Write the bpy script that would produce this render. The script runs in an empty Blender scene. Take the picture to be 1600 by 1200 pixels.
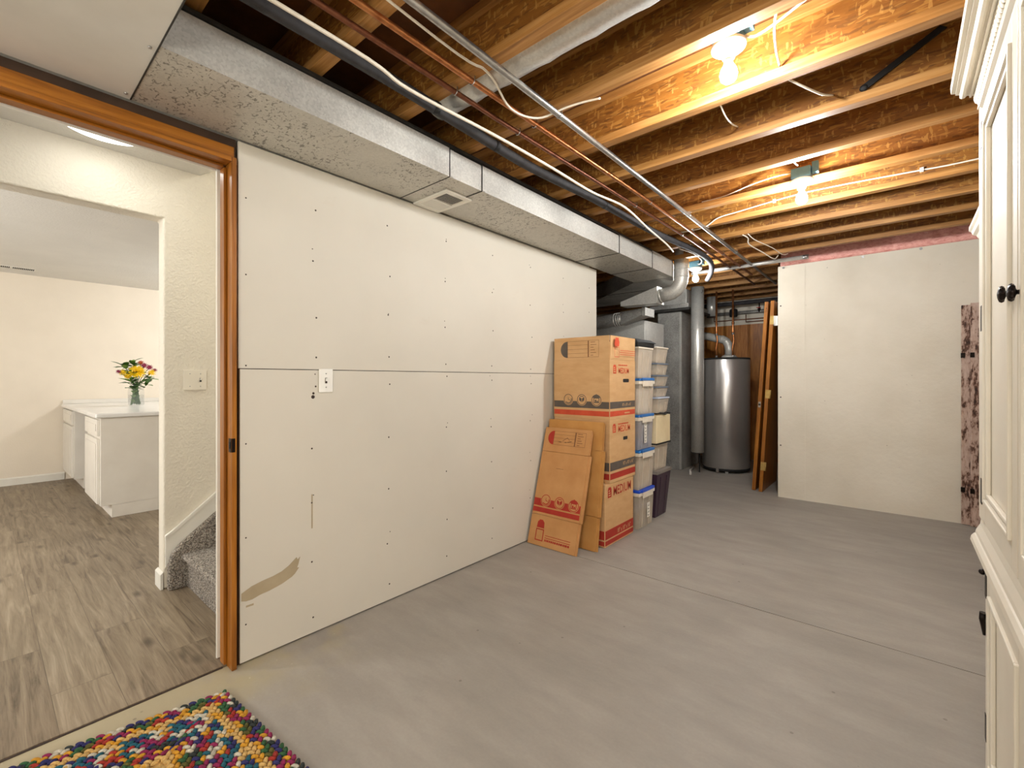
import bpy, bmesh, math, random
from mathutils import Vector, Matrix, Euler
random.seed(7)
sc = bpy.context.scene
COL = sc.collection
PI = math.pi

# ------------------------------------------------------------------ colour + materials
def lin(c):
    return tuple(((v/255.)/12.92 if v/255. <= .04045 else ((v/255.+.055)/1.055)**2.4) for v in c)
def rgba(c): return (*lin(c), 1.)

class NT:
    """small wrapper for building node trees"""
    def __init__(s, name):
        s.m = bpy.data.materials.new(name); s.m.use_nodes = True
        s.t = s.m.node_tree; s.t.nodes.clear()
        s.out = s.n('ShaderNodeOutputMaterial'); s.b = s.n('ShaderNodeBsdfPrincipled')
        s.l(s.b.outputs[0], s.out.inputs[0])
        s.tc = s.n('ShaderNodeTexCoord')
    def vary(s):
        """object coordinates shifted by a random amount for each object, so boards differ"""
        oi = s.n('ShaderNodeObjectInfo'); va = s.n('ShaderNodeVectorMath')
        s.l(s.tc.outputs['Object'], va.inputs[0]); s.l(s.math('MULTIPLY', oi.outputs['Random'], 23.), va.inputs[1]); return va.outputs[0]
    def n(s, typ, **kw):
        x = s.t.nodes.new(typ)
        for k, v in kw.items(): setattr(x, k, v)
        return x
    def l(s, a, b): s.t.links.new(a, b)
    def mapping(s, scale=(1,1,1), rot=(0,0,0), loc=(0,0,0), src=None):
        mp = s.n('ShaderNodeMapping')
        mp.inputs['Scale'].default_value = scale; mp.inputs['Rotation'].default_value = rot
        mp.inputs['Location'].default_value = loc
        s.l(src or s.tc.outputs['Object'], mp.inputs['Vector']); return mp.outputs[0]
    def noise(s, vec, scale, detail=4, rough=.55, dist=0):
        x = s.n('ShaderNodeTexNoise'); x.inputs['Scale'].default_value = scale
        x.inputs['Detail'].default_value = detail; x.inputs['Roughness'].default_value = rough
        x.inputs['Distortion'].default_value = dist
        s.l(vec, x.inputs['Vector']); return x.outputs['Fac']
    def voro(s, vec, scale, out='Color', feature='F1', rnd=1.):
        x = s.n('ShaderNodeTexVoronoi'); x.feature = feature
        x.inputs['Scale'].default_value = scale; x.inputs['Randomness'].default_value = rnd
        s.l(vec, x.inputs['Vector']); return x.outputs[out]
    def ramp(s, fac, stops, interp='LINEAR'):
        r = s.n('ShaderNodeValToRGB'); r.color_ramp.interpolation = interp
        e = r.color_ramp.elements
        while len(e) < len(stops): e.new(.5)
        for i, (p, c) in enumerate(stops):
            e[i].position = p; e[i].color = rgba(c) if isinstance(c, tuple) else (c, c, c, 1)
        s.l(fac, r.inputs[0]); return r.outputs[0]
    def mix(s, fac, a, b, mode='MIX'):
        x = s.n('ShaderNodeMix'); x.data_type = 'RGBA'; x.blend_type = mode
        for v, i in ((fac, 0), (a, 6), (b, 7)):
            if hasattr(v, 'is_output'): s.l(v, x.inputs[i])
            elif i == 0: x.inputs[0].default_value = v
            else: x.inputs[i].default_value = rgba(v)
        return x.outputs[2]
    def math(s, op, a, b=None, clamp=False):
        x = s.n('ShaderNodeMath'); x.operation = op; x.use_clamp = clamp
        for v, i in ((a, 0), (b, 1)):
            if v is None: continue
            if hasattr(v, 'is_output'): s.l(v, x.inputs[i])
            else: x.inputs[i].default_value = v
        return x.outputs[0]
    def bump(s, h, strength=.2, dist=.01):
        x = s.n('ShaderNodeBump'); x.inputs['Strength'].default_value = strength
        x.inputs['Distance'].default_value = dist
        s.l(h, x.inputs['Height']); s.l(x.outputs[0], s.b.inputs['Normal'])
    def set(s, color=None, rough=None, metal=None, **kw):
        for k, v in (('Base Color', color), ('Roughness', rough), ('Metallic', metal)):
            if v is None: continue
            if hasattr(v, 'is_output'): s.l(v, s.b.inputs[k])
            else: s.b.inputs[k].default_value = rgba(v) if isinstance(v, tuple) else v
        for k, v in kw.items(): s.b.inputs[k.replace('_', ' ')].default_value = v
        return s.m

def pm(name, c1, c2=None, scale=8, rough=.6, metal=0, bump=0, bscale=40, stretch=(1,1,1), detail=4, bdist=.01):
    t = NT(name); v = t.mapping(stretch)
    if c2 is None: c2 = tuple(max(0, x-8) for x in c1)
    col = t.ramp(t.noise(v, scale, detail), [(.3, c2), (.7, c1)])
    if bump: t.bump(t.noise(v, bscale, 3), bump, bdist)
    return t.set(col, rough, metal)

def emis(name, col, strength):
    t = NT(name); t.set((255,255,255), .4)
    t.b.inputs['Emission Color'].default_value = (*col, 1); t.b.inputs['Emission Strength'].default_value = strength
    return t.m

def m_osb():
    t = NT('osb_strands'); V0 = t.vary()
    n = t.n('ShaderNodeTexNoise'); n.inputs['Scale'].default_value = 9; t.l(V0, n.inputs['Vector'])
    add = t.n('ShaderNodeMix'); add.data_type = 'VECTOR'; add.inputs[0].default_value = .03
    t.l(V0, add.inputs[4]); t.l(n.outputs['Color'], add.inputs[5])
    src = add.outputs[1]
    a = t.voro(t.mapping((26, 20, 140), (0, .35, 0), src=src), 1)
    b = t.voro(t.mapping((30, 20, 120), (0, -.7, 0), (3,1,2), src=src), 1)
    c = t.voro(t.mapping((120, 20, 34), (0, .3, 0), (7,4,1), src=src), 1)
    def g(x):
        s = t.n('ShaderNodeSeparateColor'); t.l(x, s.inputs[0]); return s.outputs[0], s.outputs[1]
    (a1, a2), (b1, b2), (c1, c2) = g(a), g(b), g(c)
    base = t.ramp(t.noise(t.mapping((2.2, 2.2, 7)), 1.8, 4), [(.3, (108,62,14)), (.5, (128,78,18)), (.7, (142,92,28))])
    col = t.mix(t.math('MULTIPLY', t.ramp(b1, [(.0, 0.), (1., 1.)]), .45), base, (148,96,32))
    col = t.mix(t.ramp(a1, [(.80, 0.), (.86, .7)]), col, (166,116,50))
    col = t.mix(t.ramp(c1, [(.88, 0.), (.92, .7)]), col, (176,128,62))
    col = t.mix(t.ramp(b2, [(.82, 0.), (.86, .6)]), col, (92,52,12))
    f = t.math('ADD', a1, b1)
    t.bump(f, .25, .004)
    return t.set(col, .62)

def m_wood(name, dark, mid, light, axis=0, scale=1., rough=.5, bump=.08):
    t = NT(name); V0 = t.vary()
    st = [30, 30, 30]; st[axis] = 1.6
    v = t.mapping(tuple(x*scale for x in st), src=V0)
    f = t.noise(v, 1.0, 6, .6, .6)
    f2 = t.noise(t.mapping(tuple(x*scale*3 for x in st), src=V0), 1.0, 3)
    f = t.math('ADD', t.math('MULTIPLY', f, .75), t.math('MULTIPLY', f2, .25))
    col = t.ramp(f, [(.32, dark), (.5, mid), (.68, light)])
    t.bump(f, bump, .003)
    return t.set(col, rough)

def m_galv(name, c_hi, c_lo, fleck=None, rough=.42, metal=.35):
    t = NT(name); v = t.tc.outputs['Object']
    sp = t.voro(v, 130); s = t.n('ShaderNodeSeparateColor'); t.l(sp, s.inputs[0])
    big = t.noise(v, 3.2, 5, .6)
    f = t.math('ADD', t.math('MULTIPLY', s.outputs[0], .2), t.math('MULTIPLY', big, .8))
    col = t.ramp(f, [(.25, c_lo), (.7, c_hi)])
    if fleck:
        fl = t.ramp(t.noise(t.mapping((1, 1.4, 1)), 48, 1.5, .5, 1.2), [(.575, 0.), (.635, 1.)])
        pat = t.ramp(t.noise(v, 2.1, 2), [(.38, 0.), (.5, 1.)])
        col = t.mix(t.math('MULTIPLY', fl, pat), col, fleck)
    r = t.math('ADD', t.math('MULTIPLY', big, .25), rough-.10)
    t.bump(t.noise(v, 2.2, 2), .12, .03)
    return t.set(col, r, metal)

def m_concrete():
    t = NT('concrete_slab'); v = t.tc.outputs['Object']
    a = t.noise(v, .9, 6, .6, .4); b = t.noise(t.mapping((1.0, 3.0, 1)), 2.6, 8, .65)
    c = t.noise(v, 90, 3)
    f = t.math('ADD', t.math('MULTIPLY', a, .5), t.math('ADD', t.math('MULTIPLY', b, .4), t.math('MULTIPLY', c, .1)))
    col = t.ramp(f, [(.3, (134,128,120)), (.5, (154,147,138)), (.68, (172,165,155))])
    sx = t.n('ShaderNodeSeparateXYZ'); t.l(v, sx.inputs[0])
    # drywall mud and dust trodden in along the foot of the wall by the door
    edge = t.math('ADD', t.math('MULTIPLY', sx.outputs[0], -3.2), t.math('MULTIPLY', t.noise(v, 5, 5), 1.4))
    edge = t.math('MULTIPLY', t.ramp(t.math('SUBTRACT', edge, 6.3), [(.0, 0.), (.9, 1.)]),
                  t.ramp(t.math('ADD', t.math('MULTIPLY', sx.outputs[1], .5), t.noise(v, 3, 3)), [(.85, 1.), (1., 0.)]))
    col = t.mix(t.math('MULTIPLY', edge, .75), col, (172,158,122))
    spk = t.ramp(t.voro(v, 7, 'Distance'), [(.035, 1.), (.05, 0.)])
    col = t.mix(t.math('MULTIPLY', spk, .45), col, (82,74,66))
    pale = t.ramp(t.noise(v, 26, 2), [(.71, 0.), (.75, 1.)])
    col = t.mix(t.math('MULTIPLY', pale, t.math('MULTIPLY', edge, .8)), col, (214,204,180))
    t.bump(t.math('ADD', b, t.math('MULTIPLY', c, .3)), .12, .006)
    return t.set(col, t.math('ADD', t.math('MULTIPLY', a, .3), .42))

def m_laminate():
    t = NT('laminate_planks'); v = t.tc.outputs['Object']
    br = t.n('ShaderNodeTexBrick'); br.offset = .37; br.inputs['Scale'].default_value = 1
    br.inputs['Brick Width'].default_value = 1.22; br.inputs['Row Height'].default_value = .178
    br.inputs['Mortar Size'].default_value = .0012; br.inputs['Mortar Smooth'].default_value = .1
    br.inputs['Color1'].default_value = (.1,.1,.1,1); br.inputs['Color2'].default_value = (.9,.9,.9,1)
    br.inputs['Mortar'].default_value = (0,0,0,1)
    t.l(v, br.inputs['Vector'])
    sep = t.n('ShaderNodeSeparateColor'); t.l(br.outputs['Color'], sep.inputs[0]); tone = sep.outputs[0]
    off = t.n('ShaderNodeCombineXYZ'); t.l(t.math('MULTIPLY', tone, 7.), off.inputs[2]); t.l(t.math('MULTIPLY', tone, 3.1), off.inputs[0])
    va = t.n('ShaderNodeVectorMath'); t.l(v, va.inputs[0]); t.l(off.outputs[0], va.inputs[1])
    src = va.outputs[0]
    g = t.noise(t.mapping((1.1, 15, 1), src=src), 2.2, 7, .62, .9)
    g2 = t.noise(t.mapping((4, 120, 1), src=src), 2, 3)
    kn = t.ramp(t.voro(t.mapping((3.2, 8.5, 3), src=src), 1, 'Distance'), [(.05, 1.), (.22, 0.)])
    f = t.math('ADD', t.math('MULTIPLY', g, .7), t.math('ADD', t.math('MULTIPLY', g2, .18), t.math('MULTIPLY', tone, .12)))
    col = t.ramp(f, [(.32, (84,70,54)), (.44, (122,106,86)), (.56, (142,126,104)), (.7, (164,148,126))])
    col = t.mix(t.math('MULTIPLY', kn, .8), col, (66,52,39))
    col = t.mix(t.math('MULTIPLY', br.outputs['Fac'], .4), col, (62,52,42))
    t.bump(f, .06, .003)
    return t.set(col, .42)

def m_carpet():
    t = NT('stair_carpet'); v = t.tc.outputs['Object']
    s = t.n('ShaderNodeSeparateColor'); t.l(t.voro(v, 190), s.inputs[0])
    col = t.ramp(s.outputs[0], [(.0, (80,72,66)), (.3, (138,128,118)), (.55, (178,168,156)), (.8, (214,204,190)), (1., (136,114,96))])
    t.bump(t.voro(v, 190, 'Distance'), .9, .012)
    return t.set(col, .95)

def m_textured(name, c, rough=.75, scale=75, strength=.28):
    t = NT(name); v = t.tc.outputs['Object']
    n1 = t.ramp(t.noise(v, scale, 2, .5), [(.42, 0.), (.62, 1.)])
    t.bump(n1, strength, .006)
    return t.set(t.ramp(t.noise(v, 3, 3), [(.3, tuple(x-5 for x in c)), (.7, c)]), rough)

def m_drywall():
    t = NT('painted_drywall'); v = t.tc.outputs['Object']
    col = t.ramp(t.noise(v, 1.3, 5), [(.3, (204,197,184)), (.7, (212,205,192))])
    sm = t.ramp(t.noise(t.mapping((1, 1, 2.2)), 3.4, 5, .6), [(.66, 0.), (.78, 1.)])
    col = t.mix(t.math('MULTIPLY', sm, .3), col, (196,180,160))
    t.bump(t.noise(v, 60, 2), .03, .003)
    return t.set(col, .6)

def m_farwall():
    t = NT('painted_concrete'); v = t.tc.outputs['Object']
    col = t.ramp(t.noise(v, 2.2, 6), [(.3, (214,204,186)), (.7, (226,217,201))])
    pit = t.ramp(t.voro(v, 13, 'Distance'), [(.05, 1.), (.09, 0.)])
    msk = t.ramp(t.noise(v, 4.5, 2), [(.56, 0.), (.62, 1.)])
    p = t.math('MULTIPLY', pit, msk)
    col = t.mix(t.math('MULTIPLY', p, .5), col, (150,140,124))
    t.bump(t.math('SUBTRACT', t.noise(v, 26, 6, .65), t.math('MULTIPLY', p, 1.5)), .22, .012)
    return t.set(col, .62)

def m_trans(name, c, fac, rough=.25):
    """frosted storage plastic: part diffuse, part see-through"""
    t = NT(name); v = t.tc.outputs['Object']
    col = t.ramp(t.noise(v, 9, 3), [(.3, tuple(x-16 for x in c)), (.7, c)])
    t.set(col, rough)
    tr = t.n('ShaderNodeBsdfTransparent'); tr.inputs[0].default_value = (.95,.95,.95,1)
    mx = t.n('ShaderNodeMixShader'); mx.inputs[0].default_value = fac
    t.l(t.b.outputs[0], mx.inputs[1]); t.l(tr.outputs[0], mx.inputs[2]); t.l(mx.outputs[0], t.out.inputs[0])
    return t.m

def m_panel_wood():
    t = NT('wood_paneling'); v = t.tc.outputs['Object']
    g = t.noise(t.mapping((9, 1, 1.1)), 1.6, 6, .6, 1.4)
    f = t.noise(t.mapping((70, 1, 4)), 1.4, 4)
    col = t.ramp(t.math('ADD', t.math('MULTIPLY', g, .7), t.math('MULTIPLY', f, .3)), [(.3, (116,64,22)), (.5, (172,108,46)), (.7, (206,144,74))])
    return t.set(col, .3)

def m_distress():
    t = NT('distressed_paint'); v = t.tc.outputs['Object']
    f = t.noise(t.mapping((9, 9, 2.4)), 2.2, 8, .72, .4)
    g = t.noise(t.mapping((30, 30, 14)), 2, 4)
    col = t.ramp(t.math('ADD', t.math('MULTIPLY', f, .75), t.math('MULTIPLY', g, .25)),
                 [(.40, (44,26,20)), (.46, (112,78,62)), (.50, (186,158,142)), (.64, (210,186,172))])
    t.bump(g, .3, .004)
    return t.set(col, .75)

def m_insul():
    t = NT('pink_fiberglass'); v = t.tc.outputs['Object']
    n = t.noise(t.mapping((1,1,2)), 30, 6, .7)
    t.bump(n, .35, .01)
    return t.set(t.ramp(n, [(.3, (212,134,124)), (.55, (240,178,166)), (.75, (250,206,194))]), .95)

M = {}
M['osb'] = m_osb()
M['flange'] = m_wood('joist_flange_lumber', (128,84,36), (164,114,56), (190,142,84), 0, 1., .55)
M['subfloor'] = pm('subfloor_panel', (120,72,28), (84,46,16), 7, .7, bump=.2)
M['conc'] = m_concrete(); M['lam'] = m_laminate(); M['carpet'] = m_carpet()
M['drywall'] = m_drywall(); M['farwall'] = m_farwall()
M['plain_wall'] = m_textured('hall_wall_texture', (226,217,200))
M['smooth_wall'] = m_textured('room_wall_paint', (238,226,208), .7, 110, .08)
M['ceil'] = m_textured('ceiling_paint', (226,222,214), .8, 60, .2)
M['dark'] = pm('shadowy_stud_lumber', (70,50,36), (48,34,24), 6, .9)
M['block'] = pm('bare_concrete', (120,112,104), (96,88,80), 4, .85, bump=.3)
M['white_trim'] = pm('white_trim_paint', (236,232,222), (228,223,212), 5, .35)
M['oak'] = m_wood('stained_oak', (98,54,8), (148,88,20), (178,114,36), 2, 1., .32)
M['oak_y'] = m_wood('stained_oak_header', (98,54,8), (148,88,20), (178,114,36), 1, 1., .32)
M['pine'] = m_wood('pine_block', (170,118,62), (196,144,84), (212,164,104), 0, 1., .6)
M['bronze'] = pm('dark_bronze', (42,34,30), (26,20,18), 30, .35, .8)
M['patch'] = pm('joint_compound', (176,160,132), (164,148,120), 9, .8, bump=.1)
M['nail'] = pm('nail_hole_dark', (66,50,40), (44,32,26), 40, .7)
M['galv'] = m_galv('galvanized_sheet', (206,203,196), (164,161,155))
M['galv_fleck'] = m_galv('galvanized_sheet_flecked', (204,200,190), (182,178,169), (134,129,121))
M['galv_pan'] = pm('smooth_sheet_metal', (226,223,216), (208,204,196), 2.5, .42, .1)
M['galv_dull'] = m_galv('dull_galvanized_sheet', (186,183,177), (112,109,104), None, .46)
M['galv_shiny'] = m_galv('bright_round_pipe', (214,212,206), (184,182,176), None, .3, .5)
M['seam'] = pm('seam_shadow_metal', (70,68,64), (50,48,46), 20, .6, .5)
M['steel'] = pm('steel_conduit', (186,184,182), (160,158,156), 30, .28, .9)
M['copper'] = pm('copper_pipe', (200,136,86), (162,98,58), 22, .35, .85)
M['copper_d'] = pm('aged_copper_pipe', (136,84,58), (96,56,38), 22, .45, .7)
M['foam'] = pm('black_pipe_foam', (62,60,62), (46,44,46), 24, .85, bump=.2)
M['cable'] = pm('white_cable_jacket', (236,226,208), (222,210,190), 20, .5)
M['rubber'] = pm('black_rubber', (32,31,32), (20,20,20), 20, .7)
M['porcelain'] = pm('white_porcelain', (244,242,236), (236,233,226), 9, .2)
M['bluebox'] = pm('blue_plastic_box', (92,140,160), (72,118,140), 20, .45)
M['bulb'] = emis('lit_bulb_glass', (.95, .97, .97), 780.)
M['bulb2'] = emis('lit_bulb_glass_far', (.95, .97, .97), 1400.)
M['bulb3'] = emis('lit_bulb_glass_nook', (.95, .97, .97), 560.)
M['disc'] = emis('lit_ceiling_disc', (.95, .97, .95), 9.)
M['card'] = pm('cardboard', (212,170,122), (200,156,106), 7, .82, bump=.06, bscale=120, stretch=(1,1,3))
M['card_d'] = pm('aged_cardboard', (204,152,98), (188,134,80), 6, .85, bump=.08, bscale=90)
M['card_y'] = pm('yellow_cardboard', (204,150,84), (186,130,66), 6, .85)
M['red'] = pm('red_print', (178,52,36), (162,42,28), 14, .8)
M['orange'] = pm('orange_red_print', (208,84,52), (194,70,42), 14, .8)
M['gray'] = pm('gray_print', (98,88,80), (86,76,68), 14, .8)
M['line'] = pm('thin_ink_print', (140,98,64), (126,86,54), 14, .8)
M['paper'] = pm('white_paper_label', (238,232,222), (226,220,208), 16, .8)
M['ink'] = pm('black_ink', (40,36,34), (30,26,24), 16, .8)
M['bin'] = m_trans('frosted_clear_plastic', (228,214,196), .42)
M['bin_b'] = m_trans('smoky_clear_plastic', (194,190,194), .44)
M['bin_rim'] = pm('milky_white_plastic', (232,222,206), (222,210,192), 9, .4)
M['blue'] = pm('bright_blue_plastic', (36,84,206), (28,70,186), 9, .35)
M['sky'] = pm('medium_blue_plastic', (40,116,190), (30,98,170), 9, .35)
M['slate'] = pm('grey_blue_plastic', (112,124,140), (96,108,124), 9, .4)
M['pale_blue'] = pm('pale_blue_plastic', (190,200,220), (176,186,206), 9, .4)
M['blackp'] = pm('black_plastic', (26,25,25), (16,16,16), 9, .8)
M['purple'] = pm('dark_purple_plastic', (66,44,62), (52,34,50), 6, .4)
M['grey_lid'] = pm('grey_plastic_lid', (134,126,120), (116,108,102), 6, .5)
M['beige'] = pm('cream_linen_board', (232,214,176), (220,200,160), 8, .7)
M['heater'] = pm('grey_steel_jacket', (190,186,182), (172,168,165), 2, .30, .72)
M['brass'] = pm('brass_hinge', (206,176,112), (176,146,86), 20, .35, .85)
M['panelwood'] = m_panel_wood(); M['distress'] = m_distress(); M['insul'] = m_insul()
M['arm'] = pm('cream_furniture_paint', (233,225,209), (224,215,198), 4, .42, bump=.03)
M['arm_g'] = pm('shaded_cream_glaze', (206,196,176), (190,180,160), 12, .5)
M['pvc'] = pm('white_pvc', (222,218,210), (200,194,184), 8, .4)
M['counter'] = pm('white_laminate_counter', (240,238,234), (232,230,226), 6, .25)
M['cab'] = pm('white_cabinet_paint', (234,228,218), (226,219,208), 5, .45)
M['leaf'] = pm('green_leaf', (78,116,44), (52,86,30), 20, .5)
M['leaf2'] = pm('light_green_leaf', (122,158,66), (96,132,50), 20, .5)
M['stem'] = pm('green_stem', (84,120,48), (64,98,36), 20, .5)
M['yellow'] = pm('yellow_petal', (255,218,20), (246,194,8), 20, .6)
M['magenta'] = pm('magenta_petal', (168,38,84), (132,24,62), 20, .6)
M['orangef'] = pm('orange_petal', (206,92,44), (180,66,30), 20, .6)
M['glass'] = m_trans('clear_jar_glass', (232,240,238), .90, .05)
M['water'] = m_trans('vase_water', (214,226,212), .9, .05)
M['cloth1'] = pm('folded_blue_cloth', (96,108,140), (70,80,112), 14, .9)
M['cloth2'] = pm('folded_cream_cloth', (222,204,178), (196,176,150), 14, .9)
M['cloth3'] = pm('folded_brown_cloth', (136,110,86), (104,82,62), 14, .9)
RUGC = [('green',(52,98,58)),('mustard',(222,160,44)),('magenta',(150,36,86)),('navy',(48,46,104)),('teal',(30,98,116)),
        ('white',(214,206,186)),('peach',(226,184,112)),('red',(176,52,40)),('olive',(96,92,36)),('dark',(48,54,52))]
for n, c in RUGC: M['rug_'+n] = pm('rug_%s_yarn' % n, c, tuple(int(x*.78) for x in c), 60, .95, bump=.5, bscale=220)

# ------------------------------------------------------------------ mesh builder
def fr(O, U, V):
    U = Vector(U).normalized(); V = Vector(V).normalized(); return (Vector(O), U, V, U.cross(V))

class MB:
    def __init__(s): s.v = []; s.f = []; s.mi = []; s.mats = []; s.sm = []
    def m(s, name):
        if name not in s.mats: s.mats.append(name)
        return s.mats.index(name)
    def add(s, verts, faces, mat, smooth=False):
        o = len(s.v); s.v += [tuple(p) for p in verts]; i = s.m(mat)
        for f in faces: s.f.append([o+k for k in f]); s.mi.append(i); s.sm.append(smooth)
        return s
    def box(s, x0, x1, y0, y1, z0, z1, mat):
        v = [(x,y,z) for z in (z0,z1) for y in (y0,y1) for x in (x0,x1)]
        return s.add(v, [(0,2,3,1),(4,5,7,6),(0,1,5,4),(2,6,7,3),(0,4,6,2),(1,3,7,5)], mat)
    def hexa(s, bot, top, mat):   # 4 bottom + 4 top points, ccw from above
        v = list(bot)+list(top)
        return s.add(v, [(3,2,1,0),(4,5,6,7),(0,1,5,4),(1,2,6,5),(2,3,7,6),(3,0,4,7)], mat)
    def prism(s, pts, a0, a1, axis, mat):
        """extrude a 2-D outline along an axis; outline in the other two axes, in order (x,y,z)"""
        def P(p, a):
            q = list(p); q.insert(axis, a); return tuple(q)
        n = len(pts); v = [P(p, a0) for p in pts]+[P(p, a1) for p in pts]
        f = [tuple(range(n))[::-1], tuple(range(n, 2*n))]+[(i, (i+1) % n, n+(i+1) % n, n+i) for i in range(n)]
        return s.add(v, f, mat)
    def tube(s, path, r, mat, n=10, caps=True, closed=False):
        path = [Vector(p) for p in path]; rs = r if isinstance(r, (list, tuple)) else [r]*len(path)
        v = []; f = []; prev = None
        for i, p in enumerate(path):
            if i == 0: d = path[1]-p
            elif i == len(path)-1: d = p-path[i-1]
            else: d = (path[i+1]-p).normalized()+(p-path[i-1]).normalized()
            d.normalize()
            if prev is None:
                up = Vector((0,0,1)) if abs(d.z) < .9 else Vector((1,0,0))
                a = d.cross(up).normalized()
            else:
                a = prev-d*prev.dot(d); a.normalize()
            prev = a; b = d.cross(a)
            for k in range(n):
                t = 2*PI*k/n; v.append(p+(a*math.cos(t)+b*math.sin(t))*rs[i])
        L = len(path)
        for i in range(L-1):
            for k in range(n): f.append((i*n+k, i*n+(k+1) % n, (i+1)*n+(k+1) % n, (i+1)*n+k))
        s.add(v, f, mat, True)
        if caps:
            o = len(s.v)-len(v)
            for base in (0, (L-1)*n):
                s.f.append([o+base+k for k in range(n)]); s.mi.append(s.m(mat)); s.sm.append(False)
        return s
    def lathe(s, prof, c, mat, n=24, axis='z', smooth=True, rib=None):
        """prof: list of (r, h) along the axis, from c"""
        v = []; f = []; c = Vector(c)
        for (r, h) in prof:
            for k in range(n):
                t = 2*PI*k/n; rr = r*(1+(rib[1]*math.cos(rib[0]*t) if rib else 0))
                a, b = rr*math.cos(t), rr*math.sin(t)
                v.append(c+Vector({'z': (a,b,h), 'x': (h,a,b), 'y': (a,h,b)}[axis]))
        for i in range(len(prof)-1):
            for k in range(n): f.append((i*n+k, i*n+(k+1) % n, (i+1)*n+(k+1) % n, (i+1)*n+k))
        f2 = [tuple(range(n)), tuple(range((len(prof)-1)*n, len(prof)*n))]
        s.add(v, f, mat, smooth); o = len(s.v)-len(v)
        for q in f2: s.f.append([o+k for k in q]); s.mi.append(s.m(mat)); s.sm.append(False)
        return s
    def ball(s, c, r, mat, n=12, m=8, M3=None):
        v = []; f = []; c = Vector(c); R = r if isinstance(r, (tuple, list)) else (r,r,r)
        for i in range(m+1):
            ph = PI*i/m
            for k in range(n):
                t = 2*PI*k/n; p = Vector((R[0]*math.sin(ph)*math.cos(t), R[1]*math.sin(ph)*math.sin(t), R[2]*math.cos(ph)))
                v.append(c+(M3 @ p if M3 else p))
        for i in range(m):
            for k in range(n): f.append((i*n+k, (i+1)*n+k, (i+1)*n+(k+1) % n, i*n+(k+1) % n))
        return s.add(v, f, mat, True)
    # flat print helpers, in a frame
    def poly(s, F, pts, mat, off=.0008):
        O, U, V, N = F
        return s.add([O+U*x+V*y+N*off for x, y in pts], [tuple(range(len(pts)))], mat)
    def rect(s, F, x0, y0, x1, y1, mat, off=.0008):
        return s.poly(F, [(x0,y0),(x1,y0),(x1,y1),(x0,y1)], mat, off)
    def ring(s, F, cx, cy, r0, r1, mat, a0=0, a1=2*PI, n=24, off=.0012):
        O, U, V, N = F; v = []; f = []
        for i in range(n+1):
            a = a0+(a1-a0)*i/n
            for r in (r0, r1): v.append(O+U*(cx+r*math.cos(a))+V*(cy+r*math.sin(a))+N*off)
        for i in range(n): f.append((2*i, 2*i+1, 2*i+3, 2*i+2))
        return s.add(v, f, mat)
    def outline(s, F, x0, y0, x1, y1, w, mat, off=.0008):
        s.rect(F, x0, y0, x1, y0+w, mat, off); s.rect(F, x0, y1-w, x1, y1, mat, off)
        s.rect(F, x0, y0+w, x0+w, y1-w, mat, off); s.rect(F, x1-w, y0+w, x1, y1-w, mat, off); return s
    def text(s, F, x, y, txt, size, mat, off=.001, squeeze=1.):
        vs, fs = text_mesh(txt); O, U, V, N = F
        return s.add([O+U*(x+p[0]*size*squeeze)+V*(y+p[1]*size)+N*off for p in vs], fs, mat)
    def build(s, name, parent=None, origin=None, bevel=0, seg=2, local=False):
        me = bpy.data.meshes.new(name)
        vs = [Vector(p) for p in s.v]
        if origin is None and parent is None and not local:
            lo = [min(p[i] for p in vs) for i in range(3)]; hi = [max(p[i] for p in vs) for i in range(3)]
            origin = ((lo[0]+hi[0])/2, (lo[1]+hi[1])/2, lo[2])
        if local: origin = (0,0,0)
        off = Vector(origin) if origin is not None else wloc(parent)
        me.from_pydata([tuple(p-off) for p in vs], [], s.f)
        for n in s.mats: me.materials.append(M[n])
        for p, i, q in zip(me.polygons, s.mi, s.sm): p.material_index = i; p.use_smooth = q
        bm = bmesh.new(); bm.from_mesh(me); bmesh.ops.recalc_face_normals(bm, faces=[f for f in bm.faces if True]); bm.to_mesh(me); bm.free()
        o = bpy.data.objects.new(name, me); COL.objects.link(o)
        if parent is not None:
            o.parent = parent
            if not local: o.location = off-wloc(parent)
        else: o.location = off if not local else (0,0,0)
        if bevel:
            b = o.modifiers.new('bevel', 'BEVEL'); b.width = bevel; b.segments = seg; b.limit_method = 'ANGLE'; b.angle_limit = math.radians(40)
            b.harden_normals = False
        return o

def wloc(o):
    p = Vector((0,0,0))
    while o is not None: p = p+Vector(o.location); o = o.parent
    return p

_tc = {}
def text_mesh(txt):
    if txt in _tc: return _tc[txt]
    cu = bpy.data.curves.new('lettering', 'FONT'); cu.body = txt; cu.size = 1; cu.resolution_u = 2; cu.offset = .012
    o = bpy.data.objects.new('lettering', cu); COL.objects.link(o)
    dg = bpy.context.evaluated_depsgraph_get(); dg.update()
    me = bpy.data.meshes.new_from_object(o.evaluated_get(dg))
    r = ([tuple(v.co) for v in me.vertices], [tuple(p.vertices) for p in me.polygons])
    bpy.data.objects.remove(o); bpy.data.curves.remove(cu); bpy.data.meshes.remove(me)
    _tc[txt] = r; return r

def tag(o, label, cat, group=None):
    o['label'] = label; o['category'] = cat
    if group: o['group'] = group
    return o
def struct(o): o['kind'] = 'structure'; return o
def thing(name, label, cat, loc, group=None, rot=(0,0,0)):
    o = bpy.data.objects.new(name, None); COL.objects.link(o); o.empty_display_size = .1
    o.location = loc; o.rotation_euler = rot; tag(o, label, cat, group); return o
def bx(x0, x1, y0, y1, z0, z1, mat): return MB().box(x0, x1, y0, y1, z0, z1, mat)
ORD = ['first','second','third','fourth','fifth','sixth','seventh','eighth','ninth','tenth','eleventh','twelfth','thirteenth']

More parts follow.
